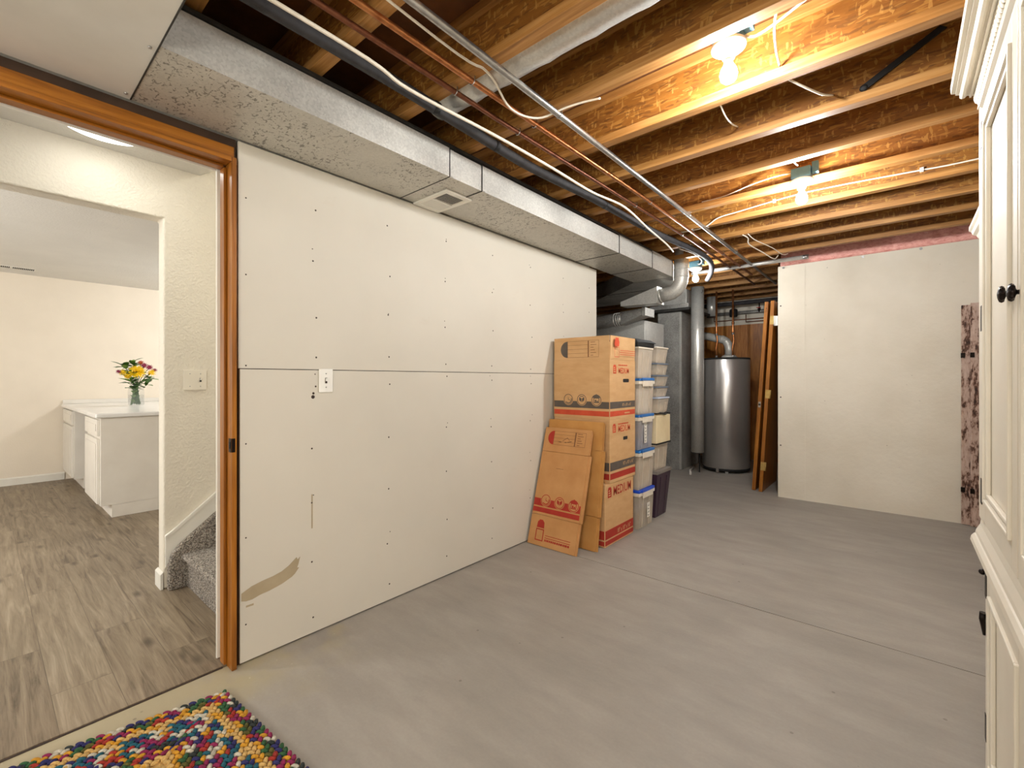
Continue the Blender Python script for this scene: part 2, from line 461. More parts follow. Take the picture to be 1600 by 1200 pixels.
# ================================================================== SETTING
# main floor: two slabs with a control joint at y = 2.64
f = MB()
f.box(-2.145, 1.0, -2.2, 2.638, -.12, 0, 'conc'); f.box(-2.145, 1.0, 2.644, 5.6, -.12, 0, 'conc')
f.box(-4.6, -2.145, 3.70, 7.6, -.12, 0, 'conc'); f.box(-2.145, -.9, 5.6, 7.6, -.12, 0, 'conc')
f.box(-2.145, 1.0, 2.638, 2.644, -.12, -.012, 'nail')
struct(f.build('floor', origin=(0,0,0)))
f = MB(); f.box(-7.7, -2.15, -2.8, 3.68, -.1, .006, 'lam'); f.box(-2.15, -2.142, -.17, .66, -.1, .003, 'nail')
struct(f.build('floor_hall', origin=(0,0,0)))

# wall_left: two drywall sheets on studs, and the stretch on the other side of the door
w = MB()
XW = -2.105
w.box(XW-.012, XW, .712, 3.656, .008, 1.244, 'drywall'); w.box(XW-.012, XW, .706, 3.656, 1.2475, 2.197, 'drywall')
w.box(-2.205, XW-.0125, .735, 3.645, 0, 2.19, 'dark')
w.box(-2.218, -2.206, .70, 3.70, 0, 2.62, 'plain_wall')
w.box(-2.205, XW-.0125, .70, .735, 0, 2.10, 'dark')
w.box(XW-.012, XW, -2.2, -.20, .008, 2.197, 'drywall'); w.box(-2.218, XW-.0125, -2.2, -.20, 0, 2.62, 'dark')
# header over the door
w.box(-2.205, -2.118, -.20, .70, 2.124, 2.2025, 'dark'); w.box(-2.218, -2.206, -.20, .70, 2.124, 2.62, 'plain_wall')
wl = struct(w.build('wall_left', origin=(0,0,0)))
# nail heads, screw pops and the smear of joint compound
nh = MB(); FW = fr((XW,0,0), (0,1,0), (0,0,1))
def nail(y, z, r=.0045):
    nh.lathe([(r, 0), (r*.7, .0012)], (XW, y, z), 'nail', 8, 'x')
ys = [1.029, 1.443, 1.854, 2.26, 2.689, 3.124, 3.53]
for y in ys:
    for z in (.10, .34, .62, .90, 1.19, 1.30, 1.52, 1.78, 2.02):
        nail(y+random.uniform(-.012,.012), z+random.uniform(-.03,.03))
        if random.random() < .3: nail(y+random.uniform(-.02,.02), z+.035, .003)
for z in (.15, .55, .95, 1.28, 1.62, 1.95): nail(.735, z+random.uniform(-.03,.03), .0035)
nh.lathe([(.009,0),(.006,.001)], (XW, 1.024, 1.118), 'nail', 9, 'x'); nh.lathe([(.006,0),(.004,.001)], (XW, 1.026, 1.135), 'nail', 9, 'x')
nh.build('nail_heads', wl, origin=(0,0,0))
pt = MB()
up = [(.717,.300),(.757,.318),(.80,.327),(.845,.333),(.881,.342),(.912,.358),(.937,.378),(.947,.386),(.952,.374),(.963,.384)]
lo = [(.955,.352),(.949,.338),(.958,.336),(.940,.314),(.925,.303),(.881,.286),(.83,.275),(.79,.270),(.760,.262),(.735,.262),(.717,.268)]
n = len(up)
FWp = [( (y), (z)) for y, z in up+lo]
v = [(XW+.0002, y, z) for y, z in FWp]+[(XW+.0016, .5*y+.5*(sum(a for a,b in FWp)/len(FWp)) if False else y, z) for y, z in FWp]
k = len(FWp); cu = MB()
cu.add(v, [tuple(range(k, 2*k))]+[(i, (i+1) % k, k+(i+1) % k, k+i) for i in range(k)], 'patch')
cu.box(XW+.0002, XW+.001, 1.016, 1.022, .50, .66, 'patch'); cu.box(XW+.0002, XW+.001, .735, .765, .235, .243, 'patch')
cu.build('joint_compound_smear', wl, origin=(0,0,0))

# far concrete wall and its return along the utility nook
w = MB(); w.box(-.95, 1.0, 5.315, 7.55, 0, 2.353, 'farwall')
wf = struct(w.build('wall_far', origin=(0,0,0)))
r = MB()
for x in (-.90, -.26, .14): r.lathe([(.011,0),(.011,.004),(.006,.008)][::-1], (x, 5.307, 2.335), 'steel', 10, 'y')
for z in (1.95, 1.02, .53): r.lathe([(.007,0),(.006,.004)][::-1], (-.925, 5.311, z), 'nail', 8, 'y')
r.build('tie_bolts', wf, origin=(0,0,0))
s = MB()
for x in (-.72, .18): s.box(x, x+.006, 5.3125, 5.315, .02, 2.34, 'farwall')
s.build('form_seams', wf, origin=(0,0,0))
struct(bx(-4.6, -.95, 7.45, 7.6, 0, 2.62, 'farwall').build('wall_back', origin=(0,0,0)))
struct(bx(-4.7, -4.6, 3.7, 7.6, 0, 2.62, 'block').build('wall_utility_side', origin=(0,0,0)))
struct(bx(-4.6, -2.22, 3.60, 3.70, 0, 2.62, 'block').build('wall_utility_front', origin=(0,0,0)))
struct(bx(1.0, 1.1, -2.2, 5.32, 0, 2.62, 'farwall').build('wall_right', origin=(0,0,0)))
struct(bx(-2.218, 1.1, -2.3, -2.2, 0, 2.62, 'farwall').build('wall_near', origin=(0,0,0)))
struct(bx(-2.205, 1.1, -2.3, 7.6, 2.633, 2.66, 'subfloor').build('ceiling', origin=(0,0,0)))
struct(bx(-4.7, -2.205, 3.6, 7.6, 2.633, 2.66, 'subfloor').build('ceiling_utility', origin=(0,0,0)))
# rim board / sill plate over the far wall
struct(bx(-.94, 1.0, 5.46, 5.50, 2.356, 2.632, 'osb').build('trim_sill', origin=(0,0,0)))
# wood paneling on the back wall
struct(bx(-3.2, -.955, 7.43, 7.448, .01, 2.02, 'panelwood').build('trim_paneling', origin=(0,0,0)))

# door frame
d = bpy.data.objects.new('door_1', None); COL.objects.link(d); d.location = (-2.15, .24, 0); struct(d)
def jamb(y0, y1, stop):
    b = MB(); b.box(-2.215, -2.088, y0, y1, 0, 2.116, 'oak'); b.build('jamb', d, bevel=.002)
    MB().box(-2.19, -2.145, *stop, .008, 2.086, 'oak').build('door_stop', d, bevel=.002)
jamb(.676, .695, (.664, .6755)); jamb(-.195, -.176, (-.1755, -.164))
MB().box(-2.215, -2.088, -.1755, .6755, 2.097, 2.116, 'oak_y').build('head_jamb', d, bevel=.002)
MB().box(-2.19, -2.145, -.1635, .6635, 2.086, 2.0965, 'oak_y').build('door_stop', d, bevel=.002)
MB().box(-2.200, -2.116, -.19, .694, 2.1165, 2.170, 'oak_y').build('header_board', d, bevel=.002)
MB().box(-2.20, -2.122, .20, .235, 2.1705, 2.196, 'pine').build('shim_block', d)
b = MB(); b.box(-2.229, -2.2185, .66, .73, .008, 2.15, 'white_trim'); b.box(-2.229, -2.2185, -.23, -.16, .008, 2.15, 'white_trim'); b.box(-2.229, -2.2185, -.16, .66, 2.09, 2.15, 'white_trim')
b.build('hall_casing', d, bevel=.003)
s = MB(); s.box(-2.118, -2.092, .6735, .6755, .90, .957, 'bronze'); s.box(-2.0885, -2.0865, .6755, .688, .90, .957, 'bronze')
s.box(-2.112, -2.098, .672, .6736, .915, .942, 'blackp'); s.build('strike_plate', d)

# ---- hall
XB = -3.19
w = MB(); w.prism([(.684,.006),(3.62,.006),(3.62,4.4),(.90,4.4),(.90,2.62),(-2.6,2.62),(-2.6,.006),(-1.0,.006),(-1.0,2.116),(.684,2.116)], XB-.11, XB, 0, 'plain_wall')
struct(w.build('wall_hall', origin=(0,0,0), bevel=.012, seg=3))
struct(bx(XB+.001, -2.22, -2.6, .86, 2.42, 2.47, 'ceil').build('ceiling_hall', origin=(0,0,0)))
c = MB(); c.prism([(.86,2.42),(.86,2.47),(3.62,4.45),(3.62,4.40)], XB+.001, -2.22, 0, 'ceil'); struct(c.build('ceiling_stair', origin=(0,0,0)))
struct(bx(-2.22, -2.206, .70, 3.62, 2.64, 4.45, 'plain_wall').build('wall_stair_side', origin=(0,0,0)))
struct(bx(XB, -2.22, -2.7, -2.6, .006, 2.47, 'plain_wall').build('wall_hall_end', origin=(0,0,0)))
b = MB(); b.box(XB-.112, XB+.006, .668, .683, .006, .092, 'white_trim'); b.prism([(.668,.092),(.683,.092),(.683,.105)], XB-.112, XB+.006, 0, 'white_trim')
struct(b.build('baseboard_hall', origin=(0,0,0), bevel=.002))
# stair skirt
k = MB()
k.prism([(.692,.13),(.692,.300),(.736,.326),(2.6,1.874),(2.6,1.70),(.736,.20)], XB+.001, XB+.014, 0, 'white_trim')
k.prism([(.690,.300),(.736,.326),(2.6,1.874),(2.6,1.890),(.733,.343),(.690,.312)], XB+.001, XB+.022, 0, 'white_trim')
struct(k.build('trim_stair_skirt', origin=(0,0,0)))
# ---- room beyond
XC = -7.62
struct(bx(XC-.1, XC, -2.8, 3.6, 0, 2.5, 'smooth_wall').build('wall_room_left', origin=(0,0,0)))
struct(bx(XC, XB-.112, 3.58, 3.68, .006, 2.5, 'smooth_wall').build('wall_room_far', origin=(0,0,0)))
struct(bx(XC, XB-.112, -2.8, -2.7, .006, 2.5, 'smooth_wall').build('wall_room_near', origin=(0,0,0)))
struct(bx(XC, XB-.112, -2.7, 3.58, 2.40, 2.5, 'ceil').build('ceiling_room', origin=(0,0,0)))
b = MB(); b.box(XC, XC+.014, -2.7, .672, .007, .082, 'white_trim'); b.prism([(XC,.082),(XC+.014,.082),(XC,.096)], -2.7, .672, 1, 'white_trim')
struct(b.build('baseboard_room', origin=(0,0,0)))

# ================================================================== CEILING JOISTS
def joist(yf, x0, x1, label, grp):
    t = thing('ceiling_joist', label, 'joist', ((x0+x1)/2, yf-.025, 2.39), grp)
    MB().box(x0, x1, yf-.052, yf, 2.39, 2.428, 'flange').build('bottom_flange', t, bevel=.002)
    MB().box(x0, x1, yf-.031, yf-.021, 2.4285, 2.5935, 'osb').build('web', t)
    MB().box(x0, x1, yf-.052, yf, 2.594, 2.632, 'flange').build('top_flange', t, bevel=.002)
JY = lambda k: 2.093+.4055*k
for k in range(-5, 8):
    q = 8-k
    lab = 'orange engineered I-joist in open ceiling, %s on the room side of painted concrete wall' % ORD[q-1]
    joist(JY(k), -2.20 if k < 4 else -4.55, .998, lab, 'open ceiling joists')
for i, y in enumerate([5.40, 5.80, 6.21, 6.61, 7.02, 7.40]):
    lab = 'engineered I-joist over the utility nook, %s beyond the face of painted concrete wall' % ORD[i]
    joist(y, -4.55, -.96 if i else -.955, lab, 'utility nook joists')

# pink insulation on top of far wall
t = MB(); n = 60
prof = []
v = []; f = []
for i in range(n+1):
    x = -.93+1.88*i/n; j = lambda a: random.uniform(-a, a)
    ring = [(x, 5.33+j(.006), 2.3545), (x, 5.316+j(.006), 2.385+j(.008)), (x, 5.335+j(.012), 2.43+j(.012)), (x, 5.35+j(.01), 2.50+j(.02)), (x, 5.40, 2.60), (x, 5.455, 2.60), (x, 5.455, 2.3545)]
    v += ring
L = 7
for i in range(n):
    for k in range(L): f.append((i*L+k, i*L+(k+1) % L, (i+1)*L+(k+1) % L, (i+1)*L+k))
f += [tuple(range(L)), tuple(range(n*L, n*L+L))]
# the first utility joist sits over x < -0.955, so the batt is clear of it
tag(t.add(v, f, 'insul', True).build('insulation_batt'), 'pink fiberglass insulation stuffed along top of painted concrete wall', 'insulation')

# ================================================================== DUCTS
def duct_box(name, label, rects):
    pass
t = thing('supply_duct', 'long galvanized rectangular duct running above the bare drywall wall', 'duct', (-1.9, 2.4, 2.2), None)
def trunk(y0, y1, z0, z1, xf, xb=-2.10, nm='duct_section'):
    b = MB()
    b.add([(xb,y0,z0),(xf,y0,z0),(xf,y1,z0),(xb,y1,z0)], [(0,1,2,3)], 'galv_fleck')
    b.add([(xf,y0,z0),(xf,y1,z0),(xf,y1,z1),(xf,y0,z1)], [(0,1,2,3)], 'galv')
    b.add([(xb,y0,z1),(xf,y0,z1),(xf,y1,z1),(xb,y1,z1)], [(0,1,2,3)], 'galv')
    b.add([(xb,y0,z0),(xb,y1,z0),(xb,y1,z1),(xb,y0,z1)], [(0,1,2,3)], 'galv_dull')
    for y in (y0, y1): b.add([(xb,y,z0),(xf,y,z0),(xf,y,z1),(xb,y,z1)], [(0,1,2,3)], 'galv_dull')
    return b.build(nm, t)
trunk(.357, 1.510, 2.203, 2.345, -1.694); trunk(1.516, 1.740, 2.205, 2.340, -1.697); trunk(1.744, 3.30, 2.205, 2.342, -1.697)
trunk(3.303, 3.93, 2.205, 2.350, -1.696); trunk(3.934, 4.40, 2.205, 2.362, -1.696)
def cleat(y, w=.004):
    b = MB(); b.box(-2.10, -1.6925, y-w/2, y+w/2, 2.2015, 2.206, 'seam'); b.box(-1.699, -1.6915, y-w/2, y+w/2, 2.206, 2.345, 'seam')
    b.box(-1.696, -1.6915, y+w/2, y+w/2+.022, 2.207, 2.338, 'galv'); b.build('drive_cleat', t)
for y in (1.513, 1.742, 3.3015, 3.932): cleat(y)
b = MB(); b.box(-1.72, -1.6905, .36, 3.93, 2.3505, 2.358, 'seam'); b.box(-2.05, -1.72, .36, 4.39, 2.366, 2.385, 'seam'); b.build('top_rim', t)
# wide panned section to the left of the frame
b = MB(); b.box(-2.10, -1.02, -.30, .352, 2.203, 2.322, 'galv_pan')
for (x, y) in ((-2.04,.02),(-2.06,.335),(-1.72,.335),(-1.40,.335),(-2.04,-.10),(-1.70,-.02)): b.ball((x,y,2.201), (.006,.006,.004), 'steel', 8, 4)
b.box(-2.095, -1.03, -.008, -.003, 2.2005, 2.203, 'seam'); b.box(-2.095, -1.03, .352, .356, 2.2005, 2.21, 'seam')
b.build('panned_section', t)
# diagonal transition into the plenum past the wall end
b = MB(); P = [(-2.10,4.405),(-1.697,4.405),(-1.80,4.75),(-2.25,5.45),(-2.25,5.58),(-3.55,5.58)]
b.prism(P, 2.203, 2.375, 2, 'galv_dull')
b.box(-2.9, -1.85, 4.86, 4.866, 2.199, 2.203, 'seam')
b.prism([(-2.10,4.401),(-2.095,4.405),(-3.55,5.585),(-3.555,5.58)], 2.198, 2.203, 2, 'galv_dull')
b.build('plenum_transition', t)

# floor-type register on duct underside
g = thing('air_register', 'white louvered air register on underside of the long duct', 'register', (-1.96, 1.685, 2.196))
b = MB(); X0, X1, Y0, Y1 = -2.10, -1.815, 1.60, 1.785
b.box(X0, X1, Y0, Y0+.024, 2.1935, 2.2045, 'white_trim'); b.box(X0, X1, Y1-.024, Y1, 2.1935, 2.2045, 'white_trim')
b.box(X0, X0+.03, Y0+.024, Y1-.024, 2.1935, 2.2045, 'white_trim'); b.box(X1-.03, X1, Y0+.024, Y1-.024, 2.1935, 2.2045, 'white_trim')
b.box(-1.966, -1.954, Y0+.024, Y1-.024, 2.1935, 2.2045, 'white_trim'); b.build('frame', g, bevel=.0015)
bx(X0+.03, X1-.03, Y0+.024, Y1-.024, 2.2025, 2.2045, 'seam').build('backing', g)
b = MB()
for h, (xa, xb) in enumerate(((X0+.03, -1.966), (-1.954, X1-.03))):
    n = 13
    for i in range(n):
        y = Y0+.03+i*(Y1-Y0-.06)/(n-1); a = .0045 if h else -.0022
        b.hexa([(xa,y-.001-a,2.195),(xb,y-.001-a,2.195),(xb,y+.001-a,2.195),(xa,y+.001-a,2.195)], [(xa,y-.001+a,2.202),(xb,y-.001+a,2.202),(xb,y+.001+a,2.202),(xa,y+.001+a,2.202)], 'white_trim')
b.build('louvers', g)

# spiral duct in the joist bay
p = MB(); xs = [-1.62+.05*i for i in range(40)]
p.tube([(x, 1.375, 2.482) for x in xs if x < .3], [(.078 if i % 4 else .0815) for i, x in enumerate(xs) if x < .3], 'galv_shiny', 20)
tag(p.build('round_duct'), 'round silver metal duct lying in a joist bay above the copper pipes', 'duct')

# utility nook ducts
e = thing('branch_duct', 'galvanized round elbow dropping from ceiling into a tapered boot', 'duct', (-1.63, 4.47, 1.95))
path = [(-1.66,4.55,2.62),(-1.66,4.55,2.22)]+[(-1.66-.13*(1-math.cos(a)), 4.55, 2.22-.15*math.sin(a)) for a in [PI/2*i/5 for i in range(1,6)]]+[(-1.86,4.55,2.062)]
MB().tube(path, .070, 'galv', 18).build('round_elbow', e)
b = MB()
for z in (2.30, 2.22): MB().tube([(-1.66,4.55,z-.006),(-1.66,4.55,z+.006)], .0735, 'galv', 18).build('crimp_band', e)
b.tube([(-1.855,4.55,2.062),(-1.87,4.55,2.060)], .075, 'galv', 18); b.build('crimp_band', e)
b = MB(); b.hexa([(-2.28,4.47,1.985),(-1.872,4.465,1.975),(-1.872,4.635,1.975),(-2.28,4.63,1.985)], [(-2.28,4.47,2.03),(-1.872,4.465,2.145),(-1.872,4.635,2.145),(-2.28,4.63,2.03)], 'galv')
b.build('tapered_boot', e)
e = thing('return_branch_duct', 'dull round duct with a square boot under the plenum, beyond drywall end', 'duct', (-2.4, 4.75, 1.78))
MB().tube([(-3.72,4.75,1.80),(-2.42,4.75,1.885),(-2.39,4.75,1.887)], .075, 'galv_dull', 18).build('round_pipe', e)
for x in (-2.48,-2.45,-2.425): MB().tube([(x-.006,4.75,1.882),(x+.006,4.75,1.883)], .079, 'galv', 18).build('crimp_band', e)
b = MB(); b.hexa([(-2.388,4.68,1.815),(-2.11,4.64,1.90),(-2.11,4.86,1.90),(-2.388,4.82,1.815)], [(-2.388,4.68,1.96),(-2.11,4.64,1.968),(-2.11,4.86,1.968),(-2.388,4.82,1.96)], 'galv_dull')
b.box(-2.11, -2.075, 4.63, 4.87, 1.888, 1.974, 'galv_dull'); b.build('square_boot', e)
# furnace cabinet, return drop, upper box
fu = thing('furnace', 'grey metal furnace cabinet behind the clear storage bins', 'furnace', (-2.55, 5.25, 0))
bx(-2.90, -2.245, 5.0, 5.56, .001, 1.40, 'galv_dull').build('cabinet', fu, bevel=.004); bx(-2.90, -2.245, 5.0, 5.56, 1.404, 1.885, 'galv').build('coil_case', fu, bevel=.004)
rd = thing('return_air_duct', 'tall flat-sided galvanized duct standing on floor left of round pipe', 'duct', (-2.36, 6.35, 0))
bx(-2.52, -2.20, 6.03, 6.72, .001, 2.10, 'galv_dull').build('duct_drop', rd, bevel=.003)
bx(-2.62, -2.06, 5.93, 6.78, 2.103, 2.135, 'seam').build('flange', rd, bevel=.004)
bx(-2.60, -2.08, 5.95, 6.76, 2.137, 2.19, 'galv_dull').build('plenum_collar', rd, bevel=.004)
bx(-2.50, -2.12, 6.0, 6.6, 2.192, 2.385, 'galv').build('upper_box', rd, bevel=.003)
b = MB(); b.box(-2.2, -2.197, 6.028, 6.05, .01, 2.09, 'galv_shiny'); b.box(-2.222, -2.2, 6.026, 6.03, .01, 2.09, 'galv_shiny'); b.build('corner_bead', rd)
cp = thing('air_drop_pipe', 'tall bright round metal pipe hanging from ceiling beside the water heater', 'pipe', (-1.98, 6.0, .262))
MB().tube([(-1.98,6.0,.262),(-1.98,6.0,1.55),(-1.98,6.0,2.385)], .079, 'galv_shiny', 28).build('pipe', cp)
MB().tube([(-1.98,6.0,1.84),(-1.98,6.0,1.853)], .0812, 'galv', 28).build('crimp_band', cp); MB().tube([(-1.98,6.0,.258),(-1.98,6.0,.268)], .0805, 'seam', 28).build('end_rim', cp)
MB().tube([(-1.975,6.06,.001),(-1.975,6.06,.26)], .007, 'rubber', 8).build('support_rod', cp)
b = MB(); b.tube([(-2.07,6.88,2.10),(-2.07,6.88,2.3895)], .068, 'galv_shiny', 22); b.tube([(-2.07,6.88,2.095),(-2.07,6.88,2.107)], .070, 'seam', 22)
tag(b.build('flue_pipe'), 'short bright round flue pipe hanging behind the tall round pipe', 'pipe')
b = MB(); b.tube([(-2.00,5.80,.016),(-2.08,6.02,.016),(-2.11,6.25,.02)], .014, 'pvc', 10)
tag(b.build('drain_pipe'), 'short white plastic drain pipe lying on concrete by the tall duct', 'pipe')

# water heater
wh = thing('water_heater', 'tall dark grey cylindrical water heater in the utility nook', 'water heater', (-1.76, 6.45, 0))
c0 = (-1.76, 6.45, 0)
MB().lathe([(.28,.052),(.288,.06),(.288,1.455),(.284,1.462)], c0, 'heater', 56).build('tank_jacket', wh)
MB().lathe([(.289,1.4625),(.291,1.47),(.285,1.482),(.10,1.49)], c0, 'blackp', 48).build('top_cap', wh)
MB().lathe([(.283,.028),(.287,.05)], c0, 'blackp', 48).build('base_rim', wh)
for a in (-1.25, -1.25+2.1, -1.25+4.2):
    x, y = c0[0]+.25*math.cos(a), c0[1]+.25*math.sin(a); bx(x-.018, x+.018, y-.018, y+.018, .001, .0275, 'galv_dull').build('foot', wh)
bx(-1.80, -1.765, 6.158, 6.163, .008, .07, 'steel').build('drain_valve', wh)
vt = MB(); vt.lathe([(.10,1.491),(.085,1.51),(.056,1.53)], (-1.72,6.45,0), 'galv', 24)
path = [(-1.72,6.45,1.53),(-1.72,6.45,1.60)]+[(-1.72-.12*(1-math.cos(a)), 6.45+.03*(1-math.cos(a)), 1.60+.14*math.sin(a)) for a in [PI/2*i/6 for i in range(1,7)]]+[(-2.0,6.54,1.79),(-2.10,6.58,1.81)]
vt.tube(path, .052, 'galv', 18)
for q in (2, 4, 6): vt.ball(path[q], .055, 'galv', 16, 8)
vt.build('vent_elbow', wh)
for x in (-1.865, -1.66):
    b = MB(); y = 6.40
    b.tube([(x,y,1.484),(x-.005,y,1.62),(x+.012,y,1.72),(x,y,1.82),(x,y,2.375)], .0125, 'copper', 12); 
    for z in (1.505, 1.80, 1.94): b.tube([(x,y,z-.015),(x,y,z+.015)], .0175, 'steel' if z < 1.9 else 'copper', 10)
    b.build('copper_riser', wh)
# back-wall plumbing
b = MB(); b.tube([(-2.6,7.2,2.315),(-.97,7.2,2.315)], .03, 'foam', 12)
tag(b.build('black_drain_pipe'), 'black pipe along the ceiling at the back of the utility nook', 'pipe')
b = MB(); b.tube([(-2.3,7.4235,2.20),(-.97,7.4235,2.20)], .026, 'galv_dull', 12)
tag(b.build('gas_pipe'), 'grey pipe running along back wall above the wood paneling', 'pipe')
for (x0, z, lab) in ((-2.2, 2.10, 'upper thin copper line on white back wall above wood paneling'), (-1.75, 2.06, 'lower thin copper line on white back wall above wood paneling')):
    b = MB(); b.tube([(x0,7.4415,2.17),(x0,7.4415,z),(x0+.01,7.4415,z),(-.97,7.4415,z)], .008, 'copper_d', 8)
    tag(b.build('copper_line'), lab, 'pipe', 'thin copper lines on the back wall')
b = MB(); b.tube([(-1.52,7.2,2.286),(-1.52,7.2,2.16)], .008, 'bronze', 8); b.ball((-1.52,7.2,2.20), (.02,.02,.03), 'bronze'); b.box(-1.55,-1.49,7.165,7.172,2.215,2.225,'red')
tag(b.build('shutoff_valve'), 'small dark shut-off valve hanging by the back wall', 'valve')
b = MB(); b.lathe([(.05,0),(.055,.02),(.055,.1),(.03,.12)], (-1.86,7.2,2.12), 'blackp', 16); b.tube([(-1.86,7.2,2.24),(-1.86,7.2,2.288)], .015, 'blackp', 8)
tag(b.build('valve_cap'), 'black round fitting beneath black pipe, behind copper risers', 'fitting')

# ================================================================== PIPES AND CABLES UNDER THE JOISTS
def wob(pts, n=6):
    """smooth path through points (Catmull-Rom)"""
    P = [Vector(p) for p in pts]; out = []
    for i in range(len(P)-1):
        a, b, c, d = P[max(i-1,0)], P[i], P[i+1], P[min(i+2, len(P)-1)]
        for k in range(n):
            t = k/n
            out.append(.5*((2*b)+(c-a)*t+(2*a-5*b+4*c-d)*t*t+(3*b-a-3*c+d)*t**3))
    return out+[P[-1]]
def clamp(parent, x, y, z, r, mat='steel'):
    b = MB(); pts = [(x+(r+.002)*math.cos(a), y, z+(r+.002)*math.sin(a)) for a in [PI+PI*i/8 for i in range(9)]]
    b.tube([(x-r-.002,y,2.388)]+pts+[(x+r+.002,y,2.388)], .0022, mat, 6); b.build('pipe_clamp', parent)
t = thing('steel_conduit', 'straight shiny steel conduit crossing under all the joists', 'conduit', (-1.146, 3.2, 2.36))
MB().tube([(-1.150,-.4,2.370),(-1.145,3.0,2.370),(-1.150,6.3,2.370)], .0135, 'steel', 14).build('tube', t)
for y in (1.665, 3.28, 4.50): clamp(t, -1.146, y, 2.370, .0135)
t = thing('copper_water_pipe', 'bright copper water pipe clipped under joists next to steel conduit', 'pipe', (-1.26, 2.6, 2.36), 'copper water pipes')
MB().tube([(-1.285,-.4,2.372),(-1.279,1.26,2.372),(-1.255,2.8,2.372),(-1.258,5.6,2.372)], .0115, 'copper', 12).build('tube', t)
for y in (1.26, 1.66, 2.88, 3.69, 4.5): clamp(t, -1.279 if y < 1.7 else -1.256, y, 2.372, .0115)
t = thing('copper_water_pipe', 'darker copper water pipe clipped under joists, second from steel conduit', 'pipe', (-1.37, 2.6, 2.36), 'copper water pipes')
MB().tube([(-1.372,-.4,2.372),(-1.380,1.5,2.372),(-1.358,2.8,2.372),(-1.335,3.9,2.372),(-1.36,6.2,2.372)], .0105, 'copper_d', 12).build('tube', t)
for y in (1.26, 1.66, 2.87, 3.69): clamp(t, -1.378 if y < 1.7 else -1.355 if y < 3 else -1.339, y, 2.372, .0105)
t = thing('insulated_pipe', 'pipe in black foam sleeve running along the edge of the long duct', 'pipe', (-1.5, 2.4, 2.33))
pth = wob([(-1.500,-.4,2.362),(-1.502,.9,2.362),(-1.522,1.45,2.362),(-1.536,1.96,2.362),(-1.50,2.5,2.362),(-1.49,2.9,2.362),(-1.47,3.5,2.362),(-1.40,4.2,2.36),(-1.40,4.6,2.345),(-1.46,4.84,2.30),(-1.53,4.93,2.235)])
MB().tube(pth, .0245, 'foam', 14).build('foam_sleeve', t)
for (x, y) in ((-1.509,1.27),(-1.528,1.67),(-1.495,2.70),(-1.478,3.27)): MB().tube([(x,y-.012,2.362),(x,y+.012,2.362)], .0258, 'rubber', 14).build('tape_band', t)
def cable(name, label, pts, r=.0042, mat='cable', cat='cable', group=None, staples=()):
    o = MB().tube(wob(pts), r, mat, 8)
    for p in staples:
        o.box(p[0]-.009, p[0]+.009, p[1]-.006, p[1]+.006, p[2]-.012, p[2]+.012, 'porcelain')
    return tag(o.build(name), label, cat, group)
cable('white_cable', 'thick white cable running beside black foam pipe above the long duct',
      [(-1.44,-.4,2.335),(-1.430,.796,2.335),(-1.461,1.096,2.335),(-1.431,1.586,2.335),(-1.42,2.0,2.335),(-1.418,2.41,2.335),(-1.385,2.77,2.34),(-1.44,3.27,2.335),(-1.485,3.72,2.335),(-1.53,4.0,2.335)], .0068)
cable('white_cable', 'white cable that swings across copper pipe to the joist left of the near bulb',
      [(-1.16,-.3,2.382),(-1.222,1.03,2.383),(-1.208,1.27,2.383),(-1.262,1.47,2.355),(-1.215,1.60,2.352),(-1.10,1.650,2.377),(-1.03,1.676,2.3845),(-.96,1.70,2.385)], .0045)
# stapled cable along joist web
yw = JY(4)-.036
cable('white_cable', 'white cable stapled along the joist web behind the middle bulb',
      [(-1.36,yw-.005,2.386),(-1.16,yw-.028,2.379),(-1.05,yw-.03,2.428),(-.9,yw-.004,2.452),(-.56,yw,2.48),(-.3,yw,2.478),(.05,yw,2.462),(.33,yw,2.452),(.98,yw,2.47)], .0045,
      staples=((-.68,yw-.002,2.470),(.10,yw-.002,2.460)))
yw = JY(3)-.036
cable('white_cable', 'thin white cable on joist web leading to the blue box of middle bulb',
      [(-1.05,yw,2.437),(-.9,yw,2.44),(-.75,yw-.003,2.468),(-.62,yw-.02,2.476),(-.52,yw-.04,2.466),(-.485,yw-.06,2.45)], .004)
cable('white_cable', 'short white cable dropping from a joist to the blue box of middle bulb',
      [(-.465,JY(2)-.018,2.434),(-.46,JY(2)+.06,2.43),(-.455,JY(2)+.13,2.436),(-.45,JY(2)+.17,2.44)], .004)
cable('white_cable', 'white cable running off to the right from the porcelain holder of near bulb',
      [(-.438,1.85,2.478),(-.40,1.845,2.458),(-.33,1.81,2.448),(-.22,1.75,2.444),(-.08,1.690,2.440),(.3,1.680,2.436),(.98,1.680,2.436)], .0045)
cable('white_cable', 'short white cable that loops up between joists right of near bulb',
      [(-.36,2.05,2.437),(-.355,1.95,2.445),(-.335,1.82,2.45),(-.30,1.72,2.46),(-.25,1.690,2.47)], .0045)
cable('white_cable', 'curl of white cable poking through joist web behind near bulb, right one',
      [(-.36,JY(0)+.004,2.42),(-.30,JY(0)+.10,2.40),(-.25,JY(0)+.22,2.405),(-.225,JY(1)-.04,2.46)], .0045)
cable('white_cable', 'thin curl of white cable hanging behind near bulb, left one',
      [(-.60,JY(0)+.004,2.41),(-.605,JY(0)+.12,2.40),(-.61,JY(0)+.24,2.42),(-.615,JY(1)-.04,2.46)], .0035)
cable('white_cable', 'hanging white cable dropping toward the upper left corner of painted concrete wall',
      [(-.98,4.07,2.386),(-.96,4.15,2.375),(-.98,4.28,2.355),(-.93,4.55,2.335),(-.90,4.85,2.335),(-.88,4.93,2.380)], .0045)
